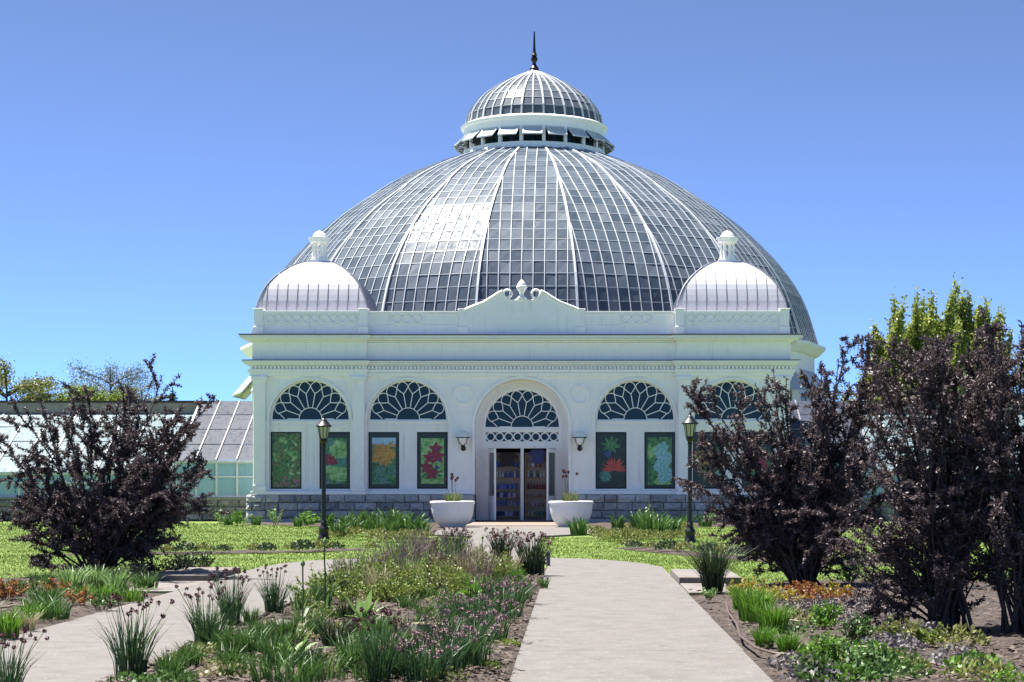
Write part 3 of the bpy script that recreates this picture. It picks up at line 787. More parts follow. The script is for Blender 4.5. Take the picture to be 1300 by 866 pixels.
#PART3
# ------------------------------------------------------------------ flower posters in the windows (flat printed boards)
M['p_dark'] = mat('poster_dark', (0, 0, 0), .3, scale=5, cols=[(.010, .014, .010), (.02, .035, .018), (.05, .09, .03)], stops=[.3, .55, .8])
M['p_green'] = mat('poster_green', (0, 0, 0), .3, scale=7, cols=[(.008, .03, .010), (.035, .13, .03), (.10, .26, .06), (.26, .42, .15)], stops=[.34, .45, .56, .72])
M['p_bright'] = mat('poster_bright', (0, 0, 0), .3, scale=5.5, cols=[(.04, .16, .03), (.16, .38, .08), (.34, .52, .18), (.58, .66, .45)], stops=[.3, .44, .56, .72])
M['p_moss'] = mat('poster_moss', (0, 0, 0), .3, scale=9, cols=[(.02, .03, .012), (.14, .20, .04), (.34, .38, .12)], stops=[.36, .52, .72])
M['p_sky'] = mat('poster_sky', (.38, .58, .72), .35, var=.12)
M['p_red'] = mat('poster_red', (0, 0, 0), .3, scale=16, cols=[(.05, .004, .010), (.26, .012, .022), (.46, .07, .08)], stops=[.3, .5, .75])
M['p_orange'] = mat('poster_orange', (0, 0, 0), .3, scale=16, cols=[(.20, .07, .01), (.55, .26, .03), (.66, .50, .12)], stops=[.3, .5, .75])
M['p_scarlet'] = mat('poster_scarlet', (.50, .07, .04), .35, var=.35, scale=9)
M['p_aqua'] = mat('poster_aqua', (0, 0, 0), .3, scale=18, cols=[(.05, .24, .20), (.22, .50, .44), (.58, .78, .74)], stops=[.3, .5, .72])
M['p_blue'] = mat('poster_blue', (.05, .08, .22), .35, var=.3)
M['p_teal'] = mat('poster_teal', (0, 0, 0), .3, scale=14, cols=[(.01, .06, .05), (.07, .22, .16), (.28, .46, .34)], stops=[.3, .5, .75])
M['p_pink'] = mat('poster_pink', (.40, .16, .18), .35, var=.4, scale=14)
def clip_poly(ps, x0, x1, z0, z1):
    for ax, lim, sg in ((0, x0, 1), (0, x1, -1), (1, z0, 1), (1, z1, -1)):
        out = []
        for i in range(len(ps)):
            a, b = ps[i-1], ps[i]; da, db = sg*(a[ax]-lim), sg*(b[ax]-lim)
            if (da >= 0) != (db >= 0): t = da/(da-db); out.append((a[0]+(b[0]-a[0])*t, a[1]+(b[1]-a[1])*t))
            if db >= 0: out.append(b)
        ps = out
        if not ps: return ps
    return ps
def petal(cx, cz, a, L, w, n=7, bend=.0):
    l = []; r = []
    for i in range(n+1):
        t = i/n; ww = w*math.sin(PI*min(1, t**.75))*.5; aa = a+bend*t
        px, pz = cx+L*t*math.cos(aa), cz+L*t*math.sin(aa)
        l.append((px-ww*math.sin(aa), pz+ww*math.cos(aa))); r.append((px+ww*math.sin(aa), pz-ww*math.cos(aa)))
    return l+r[::-1][1:-1]
def blob(cx, cz, r, n=14, k=.18, sq=1): return [(cx+r*(1+random.uniform(-k, k))*math.cos(2*PI*i/n), cz+sq*r*(1+random.uniform(-k, k))*math.sin(2*PI*i/n)) for i in range(n)]
def poster(cx, label, back, layers, inset=0.0, border='p_dark'):
    y = (65.0 if abs(cx) < 5.5 else 64.85)+.19+.048
    w, z0, z1 = .50, 1.25, 3.16
    mb = MB(); mb.box(cx-w, cx+w, y, y+.012, z0, z1)
    if inset:
        mb.cur = 1; mb.box(cx-w+inset, cx+w-inset, y-.003, y-.0001, z0+inset*1.4, z1-inset*1.9)
    o = mb.build('flower_poster', [border if inset else back, back]); tag(o, label, 'poster')
    o_loc = Vector((cx, y, z0)); o.data.transform(Matrix.Translation(-o_loc)); o.location = o_loc; OFF[o.name] = o_loc
    e = inset
    for i, (nm, mt, polys) in enumerate(layers):
        q = MB()
        for j, ps in enumerate(polys):
            ps = clip_poly([(cx+a, z0+b) for a, b in ps], cx-w+e, cx+w-e, z0+e*1.4, z1-e*1.9)
            if len(ps) > 2:
                yy = y-.0045-.0035*i-.00012*j
                q.add([(a, yy, b) for a, b in ps], [tuple(range(len(ps)))])
        if q.v: q.build(nm, mt, o)
U = random.uniform
PX = [-8.31, -6.59, -4.88, -3.16, 3.16, 4.88, 6.59, 8.31]
poster(PX[0], 'window poster of tangled moss green leaves with pink flecks, at the far left corner', 'p_moss',
       [('leaf', 'p_green', [petal(U(-.45, .4), U(.3, 1.8), U(0, 6.3), U(.2, .4), .14) for _ in range(26)]),
        ('leaf', 'p_bright', [petal(U(-.4, .4), U(.5, 1.7), U(0, 6.3), U(.15, .32), .10) for _ in range(16)]),
        ('flower', 'p_pink', [petal(U(-.4, .4), U(.05, .3), U(0, 6.3), U(.1, .2), .08) for _ in range(14)])])
poster(PX[1], 'window poster of a red water lily among bright green pads', 'p_green',
       [('leaf', 'p_teal', [petal(U(-.4, .4), U(.1, 1.8), U(0, 6.3), U(.2, .5), .16) for _ in range(14)]),
        ('leaf', 'p_bright', [blob(.12, 1.3, .34), blob(.2, .45, .42, sq=.6), blob(-.1, .62, .3, sq=.5)]),
        ('leaf', 'p_teal', [blob(.25, .95, .22, sq=.5), blob(-.25, 1.62, .2)]),
        ('flower', 'p_red', [petal(-.22, .85, a, .36, .15) for a in np.linspace(.1, 3.0, 8)])], .09)
poster(PX[2], 'window poster of yellow and orange blooms under a blue sky', 'p_green',
       [('sky', 'p_sky', [[(-.5, 1.5), (.5, 1.5), (.5, 2), (-.5, 2)]]),
        ('leaf', 'p_teal', [petal(.1, .45, a, .5, .13) for a in np.linspace(.1, 3.1, 10)]+[petal(-.1, .1, a, .4, .1) for a in np.linspace(.3, 2.8, 7)]),
        ('leaf', 'p_green', [petal(U(-.4, .4), U(.2, 1.5), U(0, 6.3), U(.2, .4), .10) for _ in range(12)]),
        ('flower', 'p_orange', [petal(U(-.3, .3), U(.9, 1.5), U(0, 6.3), U(.15, .3), .10) for _ in range(46)]+[petal(0, 1.15, a, .45, .16) for a in np.linspace(0, 6.0, 12)])], .08)
poster(PX[3], 'window poster of dark red orchids on a pale green ground, just left of the entrance', 'p_bright',
       [('leaf', 'p_green', [petal(-.4, .35, .1+.2*k, .8, .2) for k in range(3)]),
        ('flower', 'p_red', [petal(cx_, cz_, a+.3, .27, .15) for cx_, cz_ in ((.12, 1.36), (-.1, 1.05), (-.22, .72), (-.02, .5), (.2, 1.1)) for a in np.linspace(0, 2*PI, 6)[:-1]]),
        ('flower_centre', 'p_blue', [blob(.15, .72, .06), blob(.24, .95, .05), blob(.12, 1.36, .035)])], .09)
poster(PX[4], 'window poster of a scarlet spiky bromeliad on a dark ground', 'p_dark',
       [('leaf', 'p_green', [petal(0, 1.5, a, .35, .12) for a in np.linspace(0, 6, 9)]),
        ('leaf', 'p_teal', [petal(-.2, .4, a, .24, .10) for a in np.linspace(0, 6, 13)]),
        ('flower', 'p_blue', [petal(-.08, 1.05, a, .3, .08) for a in (1.2, 1.6, 2.0, 2.4)]),
        ('flower', 'p_scarlet', [petal(.12, .62, a, .48, .09, bend=U(-.2, .2)) for a in np.linspace(-.1, 3.3, 13)])])
poster(PX[5], 'window poster of a pale aqua flower cluster on vivid green leaves', 'p_green',
       [('leaf', 'p_bright', [petal(-.35, 1.0, a, .55, .22) for a in (1.2, 1.6, 2.0)]+[blob(.1, .2, .3, sq=.5)]),
        ('flower', 'p_aqua', [blob(.12+.26*math.sin(k*.9)*.6, .35+.075*k, .20, k=.25) for k in range(15)]),
        ('flower_centre', 'p_sky', [blob(U(-.12, .3), U(.6, 1.3), .04) for _ in range(12)])], .07)
poster(PX[6], 'window poster of orange bird of paradise spikes, behind the right lamp post', 'p_dark',
       [('leaf', 'p_green', [petal(.15, .35, a, 1.2, .2, bend=U(-.2, .2)) for a in np.linspace(.7, 2.4, 7)]),
        ('flower', 'p_orange', [petal(-.1, .75, a, .65, .10) for a in (1.1, 1.45, 1.75, 2.05, 2.4)]),
        ('leaf', 'p_aqua', [petal(.2, .35, a, .3, .12) for a in (.4, 1.0, 2.4)])])
poster(PX[7], 'window poster of red flowers over green leaves, mostly hidden by purple foliage', 'p_dark',
       [('leaf', 'p_green', [petal(0, .5, a, .8, .2) for a in np.linspace(.3, 2.9, 8)]),
        ('flower', 'p_red', [petal(.1, .8, a, .35, .16) for a in np.linspace(0, 6, 9)])])

# ------------------------------------------------------------------ shop display seen through the door
def shelf_unit(x0, x1, y, label):
    g = empty('shelf_unit', ((x0+x1)/2, y, .07)); tag(g, label, 'shelf')
    for x in (x0, x1): q = MB(); q.box(x-.02, x+.02, y-.2, y+.2, .071, 2.5); q.build('side_panel', 'wood', g)
    for z in (.18, .56, .86, 1.16, 1.58, 1.95): q = MB(); q.box(x0+.021, x1-.021, y-.2, y+.19, z, z+.025); q.build('shelf', 'wood', g)
    q = MB(); q.box(x0+.021, x1-.021, y+.191, y+.2, .08, 2.5); q.build('back_panel', 'shopwall', g)
shelf_unit(-1.02, -.10, 66.6, 'wooden shop shelves of blue gift goods behind the left door opening')
shelf_unit(.10, 1.02, 66.6, 'wooden shop shelves of pale gift goods behind the right door opening')
for nm, c in (('g_blue', (.12, .18, .55)), ('g_navy', (.05, .07, .24)), ('g_white', (.82, .82, .84)), ('g_mauve', (.48, .40, .62)), ('g_red', (.34, .05, .05)), ('g_green', (.06, .20, .10)), ('g_tan', (.42, .30, .18))):
    M[nm] = mat(nm.replace('g_', 'goods_'), c, .45, var=.2, scale=20)
protos = {}
def goods(kind, m_):
    if (kind, m_) in protos: return copy_tree(protos[kind, m_])
    q = MB(); lab = m_[2:]
    if kind == 'mug': q.lathe([(.0, .0), (.042, 0), (.045, .10), (.038, .10), (.036, .01)], n=12, cap=False); q.tube([(.043, 0, .08), (.075, 0, .075), (.075, 0, .035), (.043, 0, .025)], .008, 5)
    elif kind == 'gift_box': q.box(-.06, .06, -.05, .05, 0, .15); q.box(-.064, .064, -.054, .054, .12, .17); q.box(-.011, .011, -.057, -.0545, 0, .17)
    elif kind == 'bottle': q.lathe([(.0, 0), (.035, 0), (.036, .13), (.014, .17), (.013, .22), (.018, .222), (.018, .24), (0, .24)], n=12, cap=False)
    elif kind == 'book': q.box(-.075, .075, -.012, .012, 0, .21); q.box(-.07, .072, -.009, .009, -.001, .2115)
    o = q.build(kind, m_, bevel=.003); protos[kind, m_] = o; return o
sp = {'left': (-1.02, ['g_blue', 'g_navy', 'g_mauve', 'g_blue', 'g_white']), 'right': (.10, ['g_white', 'g_mauve', 'g_tan', 'g_navy', 'g_red', 'g_green'])}
lvl = {.205: 'bottom', .585: 'second', .885: 'third', 1.185: 'fourth', 1.605: 'fifth', 1.975: 'top'}
for sd, (x0, cols) in sp.items():
    for z, ln in lvl.items():
        kind = random.choice(['mug', 'gift_box', 'book', 'bottle']) if z != .205 else 'gift_box'
        x = x0+.10
        cset = random.sample(cols, 2)
        while x < x0+.84:
            m_ = cset[0] if random.random() < .6 else cset[1]
            o = goods(kind, m_); o.location = (x, 66.6+U(-.12, -.02), z+.001); o.rotation_euler = (0, 0, U(-.3, .3))
            cn = m_[2:]
            tag(o, f'{cn} {kind.replace("_", " ")} on the {ln} shelf behind the {sd} door opening', kind.replace('_', ' '), f'{cn} {kind.replace("_", " ")}s on the {ln} shelf in the {sd} doorway')
            x += {'mug': .13, 'gift_box': .145, 'book': .17, 'bottle': .095}[kind]*U(1, 1.25)
def tshirt(x, z, m_, label):
    g = MB(); o = [(-.26, 0), (.26, 0), (.26, .42), (.40, .32), (.46, .44), (.26, .62), (.10, .66), (0, .60), (-.10, .66), (-.26, .62), (-.46, .44), (-.40, .32), (-.26, .42)]
    g.plate([(x+a*.8, z+b*.8) for a, b in o], [], 66.30, 66.33); q = g.build('shirt', m_, bevel=.006)
    L = Vector((x, 66.31, z)); q.data.transform(Matrix.Translation(-L)); q.location = L; tag(q, label, 'shirt')
tshirt(-.52, 2.0, 'dark', 'black t-shirt hanging high inside the left door opening')
tshirt(.55, 2.1, 'g_navy', 'navy t-shirt hanging high inside the right door opening')

# ------------------------------------------------------------------ wall sconces, lamp posts, planters
def sconce(x, label):
    g = empty('wall_lamp', (x, 64.999, 2.6)); tag(g, label, 'wall lamp', 'wall lamps beside the entrance')
    q = MB(); q.lathe([(.07, 0), (.09, .03), (.05, .06), (.0, .065)], n=14, cap=False); q.v = [(x+a, 65-.001-c, 2.62+b) for a, b, c in q.v]
    q.tube([(x, 64.94, 2.62), (x, 64.86, 2.56), (x, 64.74, 2.56), (x, 64.70, 2.66), (x, 64.70, 2.74)], .028, 8)
    q.lathe([(.0, 0), (.05, .0), (.08, .06), (.05, .10)], (x, 64.70, 2.66), 14, cap=False); q.build('bracket', 'black', g, smooth=50)
    q = MB(); q.lathe([(.07, 2.74), (.16, 2.80), (.215, 2.95), (.215, 3.0)], (x, 64.70, 0), 20, cap=False); q.build('bowl', 'globe', g, smooth=50)
    for a in np.linspace(0, 2*PI, 5)[:-1]:
        pass
    q = MB(); q.lathe([(.255, 2.985), (.262, 3.0), (.255, 3.015), (.22, 3.015)], (x, 64.70, 0), 22, cap=False)
    for k in range(4):
        a = PI/4+k*PI/2; q.tube([(x+.05*math.cos(a), 64.70+.05*math.sin(a), 2.72), (x+.17*math.cos(a), 64.70+.17*math.sin(a), 2.80), (x+.245*math.cos(a), 64.70+.245*math.sin(a), 2.99)], .012, 5)
    q.build('rim', 'black', g, smooth=50)
    q = MB(); q.lathe([(.215, 3.0), (.21, 3.07), (.17, 3.16), (.09, 3.22), (0, 3.235)], (x, 64.70, 0), 20, cap=False); q.build('globe', 'globe', g, smooth=60)
sconce(-2.05, 'white globe wall lamp on a black bracket, left of the entrance arch')
sconce(2.05, 'white globe wall lamp on a black bracket, right of the entrance arch')

def lamp_post(x, y, label, h=3.2):
    g = empty('lamp_post', (x, y, 0)); tag(g, label, 'lamp post', 'black lamp posts on the lawn')
    q = MB(); q.lathe([(.15, 0), (.15, .06), (.125, .09), (.115, .24), (.135, .27), (.125, .31), (.085, .36), (.075, .42), (.085, .45), (.06, .50)], (x, y, 0), 16); q.build('base', 'black', g, smooth=40)
    q = MB(); q.lathe([(.06, .50), (.052, 2.40), (.07, 2.42), (.05, 2.45), (.08, 2.50), (.11, 2.54)], (x, y, 0), 14); q.build('pole', 'black', g, smooth=40)
    hd = MB(); hd.lathe([(.085, 2.54), (.095, 2.56), (.10, 2.60)], (x, y, 0), 8)
    for k in range(8):
        a = 2*PI*k/8; hd.beam((x+.098*math.cos(a), y+.098*math.sin(a), 2.58), (x+.158*math.cos(a), y+.158*math.sin(a), 2.90), .014, .014)
    l = hd.build('lantern_frame', 'black', g)
    q = MB(); q.lathe([(.088, 2.59), (.148, 2.90)], (x, y, 0), 8); q.build('lamp_glass', 'lens', l)
    q = MB(); q.lathe([(.16, 2.895), (.205, 2.90), (.205, 2.93), (.17, 2.96), (.10, 3.04), (.085, 3.06), (.085, 3.08), (.05, 3.10), (.025, 3.13), (.035, 3.155), (.02, 3.18), (.005, 3.24)], (x, y, 0), 16); q.build('lantern_cap', 'black', g, smooth=35)
LPX, LPY = GP(411, 685); lamp_post(LPX, LPY, 'slim black lantern lamp post on the lawn left of the entrance')
LPX2, LPY2 = GP(876, 689); lamp_post(LPX2, LPY2, 'slim black lantern lamp post right of the entrance beside the purple shrub')

def planter(x, y, label):
    g = empty('planter', (x, y, .05)); tag(g, label, 'planter', 'white bowl planters at the door')
    q = MB(); q.lathe([(.0, .05), (.40, .05), (.41, .10), (.49, .15), (.59, .30), (.645, .48), (.67, .66), (.675, .76), (.70, .775), (.715, .81), (.70, .85), (.665, .86), (.63, .85), (.60, .78), (.0, .76)], (x, y, 0), 36, cap=False); q.build('bowl', 'planter', g, smooth=50)
    q = MB(); q.lathe([(.0, .785), (.61, .785)], (x, y, 0), 20, cap=False); q.build('potting_soil', 'soil', g)
PLX = [GP(574.5, 671), GP(725, 671)]

# ------------------------------------------------------------------ plants
def quads_leaf(P, D, L, Wd, r, fold=.25):       # one diamond leaf per row
    n = len(P); D = D/np.linalg.norm(D, axis=1, keepdims=True)
    S = np.cross(D, r.normal(size=(n, 3))); S /= np.linalg.norm(S, axis=1, keepdims=True)+1e-9
    N = np.cross(S, D)
    L = L[:, None]; Wd = Wd[:, None]
    V = np.stack([P, P+D*L*.45+S*Wd+N*L*fold*.4, P+D*L, P+D*L*.45-S*Wd+N*L*fold*.4], 1)
    return V
def quads_mesh(name, Vs, matname, parent=None, loc=None):
    V = np.concatenate(Vs).reshape(-1, 3); return np_mesh(name, V, np.arange(len(V)).reshape(-1, 4), matname, parent, loc)

def bend(p, q, up, n, r, wob=.04):              # curved stem from p towards q
    p = np.array(p, float); q = np.array(q, float); c = p+(q-p)*.45+np.array([0, 0, up])
    t = np.linspace(0, 1, n)[:, None]
    P = (1-t)**2*p+2*t*(1-t)*c+t*t*q
    w = np.cumsum(r.normal(size=(n, 3))*wob*np.linalg.norm(q-p)/n, 0); w -= w[0]
    return P+w
def woody_shrub(loc, tips, seed, label, leafm_='purple', lr=(.05, .09), per=1.0, name='shrub', cat='shrub', base_r=.035, dens=1.0, spread=.16, twigs=(7, 12), start=.22, tl=(.35, .75)):
    r = np.random.default_rng(seed); wood = MB(); LV = []
    def leaves_on(P, k, size):
        n = max(2, int(k*dens*per)); i = r.integers(0, len(P)-1, n); t = r.random((n, 1))
        pos = P[i]*(1-t)+P[i+1]*t; d = P[np.minimum(i+1, len(P)-1)]-P[i]; d = d/(np.linalg.norm(d, axis=1, keepdims=True)+1e-9)
        D = d*.6+r.normal(size=(n, 3))*.75
        L = r.uniform(*lr, n)*size; LV.append(quads_leaf(pos, D, L, L*r.uniform(.13, .24, n), r))
        # leaf tufts
        m = n//3; j = r.integers(0, n, m)
        for _ in range(2):
            D2 = d[j]*.5+r.normal(size=(m, 3)); L2 = r.uniform(*lr, m)*.8*size
            LV.append(quads_leaf(pos[j]+r.normal(size=(m, 3))*.015, D2, L2, L2*.2, r))
    for (tx, ty, tz, *o) in tips:
        b = (r.normal()*.10, r.normal()*.10, 0)
        ln = math.sqrt(tx*tx+ty*ty+tz*tz)
        P = bend(b, (tx, ty, tz), .16*ln, 12, r, .10)
        rad = np.linspace(base_r*(.45+.22*ln/3), .005, 12)
        wood.tube(P, list(rad), 5)
        leaves_on(P[7:], 70*ln/3, 1)
        for _ in range(int(r.integers(*twigs)*(.5+ln/5))):
            f = r.uniform(start, .97); i = min(int(f*11), 10); q = P[i]+(P[i+1]-P[i])*(f*11-i)
            d = P[i+1]-P[i]; d /= np.linalg.norm(d); d = d*.8+r.normal(size=3)*.55; d[2] = d[2]*.7+.10; d /= np.linalg.norm(d)
            l = r.uniform(*tl)*(1.25-f*.55)
            T = bend(q, q+d*l, .05*l, 7, r, .15); wood.tube(T, list(np.linspace(.010, .003, 7)), 3)
            leaves_on(T, 75*l/.5, 1)
            for _ in range(r.integers(2, 5)):
                k = r.integers(1, 6); d2 = (T[k+1]-T[k]); d2 /= np.linalg.norm(d2); d2 = d2*.7+r.normal(size=3)*.6; d2 /= np.linalg.norm(d2)
                l2 = l*r.uniform(.25, .55); T2 = bend(T[k], T[k]+d2*l2, .02, 5, r, .15); wood.tube(T2, list(np.linspace(.005, .002, 5)), 3)
                leaves_on(T2, 46*l2/.25, 1)
    g = empty(name, (0, 0, 0)); tag(g, label, cat)
    wood.build('stems', 'bark', g, smooth=80); quads_mesh('foliage', LV, leafm_, g)
    g.location = loc; return g
def tips_px(bx, by, D, lst, r, fill, box, depth=.8):
    out = []
    s = F/D
    for (px, py) in lst: py = py+.055*(by-py); px = px-.03*(px-bx); out.append(((px-bx)/s, r.uniform(-.5, .5)*depth, (by-py)/s))
    x0, x1, y0, y1 = box
    for _ in range(fill):
        px = r.uniform(x0, x1); py = r.uniform(y0, y1)
        out.append(((px-bx)/s, r.uniform(-1, 1)*depth, (by-py)/s))
    return out
r_ = np.random.default_rng(3)
bx, by = 122, 737; x, y = GP(bx, by)
T = tips_px(bx, by, y, [(240, 600), (250, 620), (225, 650), (272, 575), (215, 560), (180, 540), (268, 497), (212, 474), (192, 480), (58, 486), (90, 505), (12, 505), (-10, 545), (2, 590), (140, 500), (165, 505), (262, 562), (258, 600), (255, 640), (228, 678), (40, 680), (45, 728), (205, 690), (110, 495), (20, 610), (235, 540), (-5, 640)], r_, 26, (15, 255, 530, 670), 1.0)
woody_shrub((x, y, .03), T, 11, 'dark purple-leaved shrub with spiky open branches at the left of the photo', dens=1.25, lr=(.034, .062), twigs=(7, 12))
bx, by = 1022, 748; x, y = GP(bx, by)
T = tips_px(bx, by, y, [(905, 500), (930, 590), (915, 640), (950, 640), (890, 600), (940, 665), (960, 600), (880, 575), (915, 545), (1070, 470), (1095, 402), (1062, 425), (925, 462), (868, 486), (885, 545), (900, 590), (885, 620), (905, 650), (1005, 470), (985, 480), (960, 470), (1050, 430), (1085, 450), (1040, 480), (925, 690), (960, 660), (890, 560), (935, 520), (1082, 418), (1000, 560), (1130, 470), (985, 450), (1090, 690)], r_, 26, (925, 1150, 480, 700), .9)
woody_shrub((x, y, .03), T, 12, 'dark purple-leaved shrub whose left branches hang over the right end windows', dens=.95, lr=(.038, .068), twigs=(8, 12), tl=(.25, .62))
bx, by = 1205, 808; x, y = GP(bx, by)
T = tips_px(bx, by, y, [(1110, 425), (1145, 425), (1175, 432), (1190, 445), (1222, 430), (1250, 425), (1275, 432), (1100, 440), (1130, 412), (1160, 418), (1200, 425), (1235, 412), (1095, 500), (1110, 560), (1080, 610), (1060, 680), (1070, 730), (1100, 760), (1180, 420), (1215, 440), (1150, 450), (1260, 430), (1040, 640), (1120, 700)], r_, 30, (1090, 1290, 430, 740), .8)
woody_shrub((x, y, .03), T, 13, 'large dense purple-leaved shrub between the overhanging one and the right edge', dens=.8, lr=(.034, .062), twigs=(8, 12), tl=(.28, .55))
bx, by = 1300, 812; x, y = GP(bx, by)
T = tips_px(bx, by, y, [(1290, 388), (1270, 400), (1250, 430), (1310, 380), (1330, 420), (1225, 480), (1240, 540), (1360, 500), (1380, 600), (1230, 640), (1350, 420)], r_, 22, (1230, 1400, 420, 720), .8)
woody_shrub((x, y, .03), T, 14, 'tall purple-leaved shrub cut by the right edge of the photo', dens=.8, lr=(.034, .062), twigs=(8, 12), tl=(.28, .55))

# small plants: built at the origin, then copied
def blades(n, h, w, spread, seed, lean=.5, curve=.5, tipw=.12, hv=.35):
    r = np.random.default_rng(seed); V = []
    a = r.random(n)*2*PI; rad = np.sqrt(r.random(n))*spread
    bx = rad*np.cos(a); byy = rad*np.sin(a); H = h*(1-hv*r.random(n)); ln = lean*(r.random(n)**.8)*H; dirx = np.cos(a+r.normal(size=n)*.6); diry = np.sin(a+r.normal(size=n)*.6)
    sa = r.random(n)*2*PI; sx = np.cos(sa)*w; sy = np.sin(sa)*w
    ts = [0, .35, .7, 1]
    rings = []
    for t in ts:
        ww = (1-t)**.5 if t < 1 else tipw
        ww = max(ww, tipw)
        k = ln*(t**(1+2*curve)); cz = H*(t-(.25*curve*t**3)*ln/np.maximum(H, 1e-6))
        c = np.stack([bx+dirx*k, byy+diry*k, cz], 1); s = np.stack([sx, sy, 0*sx], 1)*ww
        rings.append((c-s, c+s))
    for (a0, a1), (b0, b1) in zip(rings[:-1], rings[1:]): V.append(np.stack([a0, a1, b1, b0], 1))
    tips = (rings[-1][0]+rings[-1][1])/2
    return np.stack(V, 1).reshape(n*3, 4, 3), tips
def heads(tips, r0, seed, k=26):
    r = np.random.default_rng(seed); V = []
    for t in tips:
        d = r.normal(size=(k, 3)); d /= np.linalg.norm(d, axis=1, keepdims=True)
        V.append(quads_leaf(np.repeat(t[None], k, 0)+d*r0*.15, d, np.full(k, r0), np.full(k, r0*.3), r))
    return V
def root_mesh(name, Vs, m_): return quads_mesh(name, Vs, m_)
LIB = {}
def chive(v):
    V, _ = blades(130, .52, .006, .11, 50+v, .55, .5); o = root_mesh('chive_clump', [V], 'chive')
    S, tp = blades(16+6*v, .62, .004, .10, 70+v, .45, .3, tipw=.8, hv=.25); quads_mesh('flower_stalks', [S], 'green', o)
    quads_mesh('flower_heads', heads(tp, .021, 80+v), 'wine', o); return o
def pinkchive(v):
    V, _ = blades(170, .40, .006, .16, 150+v, .7, .6); o = root_mesh('chive_clump', [V], 'chive')
    S, tp = blades(24, .42, .004, .20, 170+v, .6, .3, tipw=.8, hv=.4); quads_mesh('flower_stalks', [S], 'green', o)
    quads_mesh('flower_heads', heads(tp, .024, 180+v), 'pinkhead', o); return o
def tuft(v, m_='green', h=.32, n=120, w=.007, sp=.10, lean=.6): return root_mesh('grass_tuft', [blades(n, h, w, sp, 250+v, lean, .6)[0]], m_)
def broad(v, m_='hosta', n=11, h=.34, w=.045):
    r = np.random.default_rng(350+v); Vs = []
    for i in range(n):
        a = 2*PI*i/n*2.4+r.normal()*.3; L = h*r.uniform(.7, 1.15); el = r.uniform(.5, 1.25); ww = w*r.uniform(.7, 1.1)
        pts = []
        for t in np.linspace(0, 1, 6):
            k = L*t; droop = .45*t*t*L*math.cos(el)
            c = np.array([math.cos(a)*k*math.cos(el), math.sin(a)*k*math.cos(el), k*math.sin(el)-droop])
            s = np.array([-math.sin(a), math.cos(a), 0])*ww*math.sin(PI*min(.97, .12+.85*t))
            pts.append((c-s, c+np.array([0, 0, -ww*.25*math.sin(PI*t)]), c+s))
        for p, q in zip(pts[:-1], pts[1:]): Vs += [np.array([[p[0], p[1], q[1], q[0]]]), np.array([[p[1], p[2], q[2], q[1]]])]
    return root_mesh('broad_leaved_plant', Vs, m_)
def bushlet(v, m_, R0=.35, h=.42, n=420, lr=(.03, .055), stems=26, name='low_shrub', wr=.28, sm='twig'):
    r = np.random.default_rng(450+v); wood = MB(); LV = []
    for i in range(stems):
        a = r.random()*2*PI; q = math.sqrt(r.random())*R0; e = np.array([q*math.cos(a), q*math.sin(a), h*(1-.5*(q/R0)**2)*r.uniform(.7, 1.1)])
        P = bend((e[0]*.25, e[1]*.25, 0), e, .04, 6, r, .2); wood.tube(P, list(np.linspace(.006, .002, 6)), 3)
        k = max(3, n//stems); ii = r.integers(1, 5, k); t = r.random((k, 1)); pos = P[ii]*(1-t)+P[ii+1]*t if len(P) > 6 else P[ii]*(1-t)+P[np.minimum(ii+1, 5)]*t
        D = r.normal(size=(k, 3)); D[:, 2] += .5; L = r.uniform(*lr, k); LV.append(quads_leaf(pos, D, L, L*wr, r))
    o = root_mesh(name, LV, m_); wood.build('twigs', sm, o); return o
def twiggy(v):
    r = np.random.default_rng(550+v); w = MB()
    for i in range(60):
        a = r.random()*2*PI; q = math.sqrt(r.random())*.3; e = (q*math.cos(a)*1.3, q*math.sin(a)*1.3, r.uniform(.35, .75)); P = bend((q*math.cos(a)*.6, q*math.sin(a)*.6, 0), e, .05, 5, r, .2)
        w.tube(P, list(np.linspace(.006, .003, 5)), 3)
        for _ in range(2): k = r.integers(1, 4); d = r.normal(size=3)*.06; d[2] = abs(d[2])+.06; w.tube([P[k], P[k]+d], [.004, .002], 3)
    o = w.build('dry_shrub', 'twig'); return o
def allium(v):
    r = np.random.default_rng(650+v); h = .62+.1*v
    o = root_mesh('allium', [blades(9, .32, .02, .05, 660+v, .9, .8)[0]], 'green')
    w = MB(); P = bend((0, 0, 0), (r.uniform(-.06, .06), 0, h), .05, 8, r, .05); w.tube(P, .008, 5); w.build('stalk', 'green', o)
    b = MB(); b.lathe([(0, -.02), (.018, -.005), (.026, .015), (.018, .035), (.004, .06)], tuple(P[-1]), 8, cap=False); b.build('bud', 'hosta', o, smooth=60); return o
def clumpleaf(v, m_, R0=.25, h=.10, n=500, lr=(.025, .05)):
    r = np.random.default_rng(750+v); a = r.random(n)*2*PI; q = np.sqrt(r.random(n))*R0
    P = np.stack([q*np.cos(a), q*np.sin(a)*.8, h*r.random(n)**.6*(1-.6*(q/R0)**2)], 1); D = r.normal(size=(n, 3)); D[:, 2] = abs(D[:, 2])+.2
    L = r.uniform(*lr, n); return root_mesh('ground_cover_plant', [quads_leaf(P, D, L, L*.32, r)], m_)

def place(maker, key, x, y, label, cat, group=None, s=1.0, z=.06, rz=None):
    if key not in LIB: o = maker(); LIB[key] = o; OFF[o.name] = Vector((0, 0, 0))
    else: o = copy_tree(LIB[key])
    o.location = (x, y, z); o.rotation_euler = (0, 0, random.uniform(0, 6.28) if rz is None else rz); o.scale = (s, s, s*random.uniform(.92, 1.08))
    o['label'] = label; o['category'] = cat
    if group: o['group'] = group
    elif 'group' in o: del o['group']
    return o
def at(px, py): return GP(px, py)

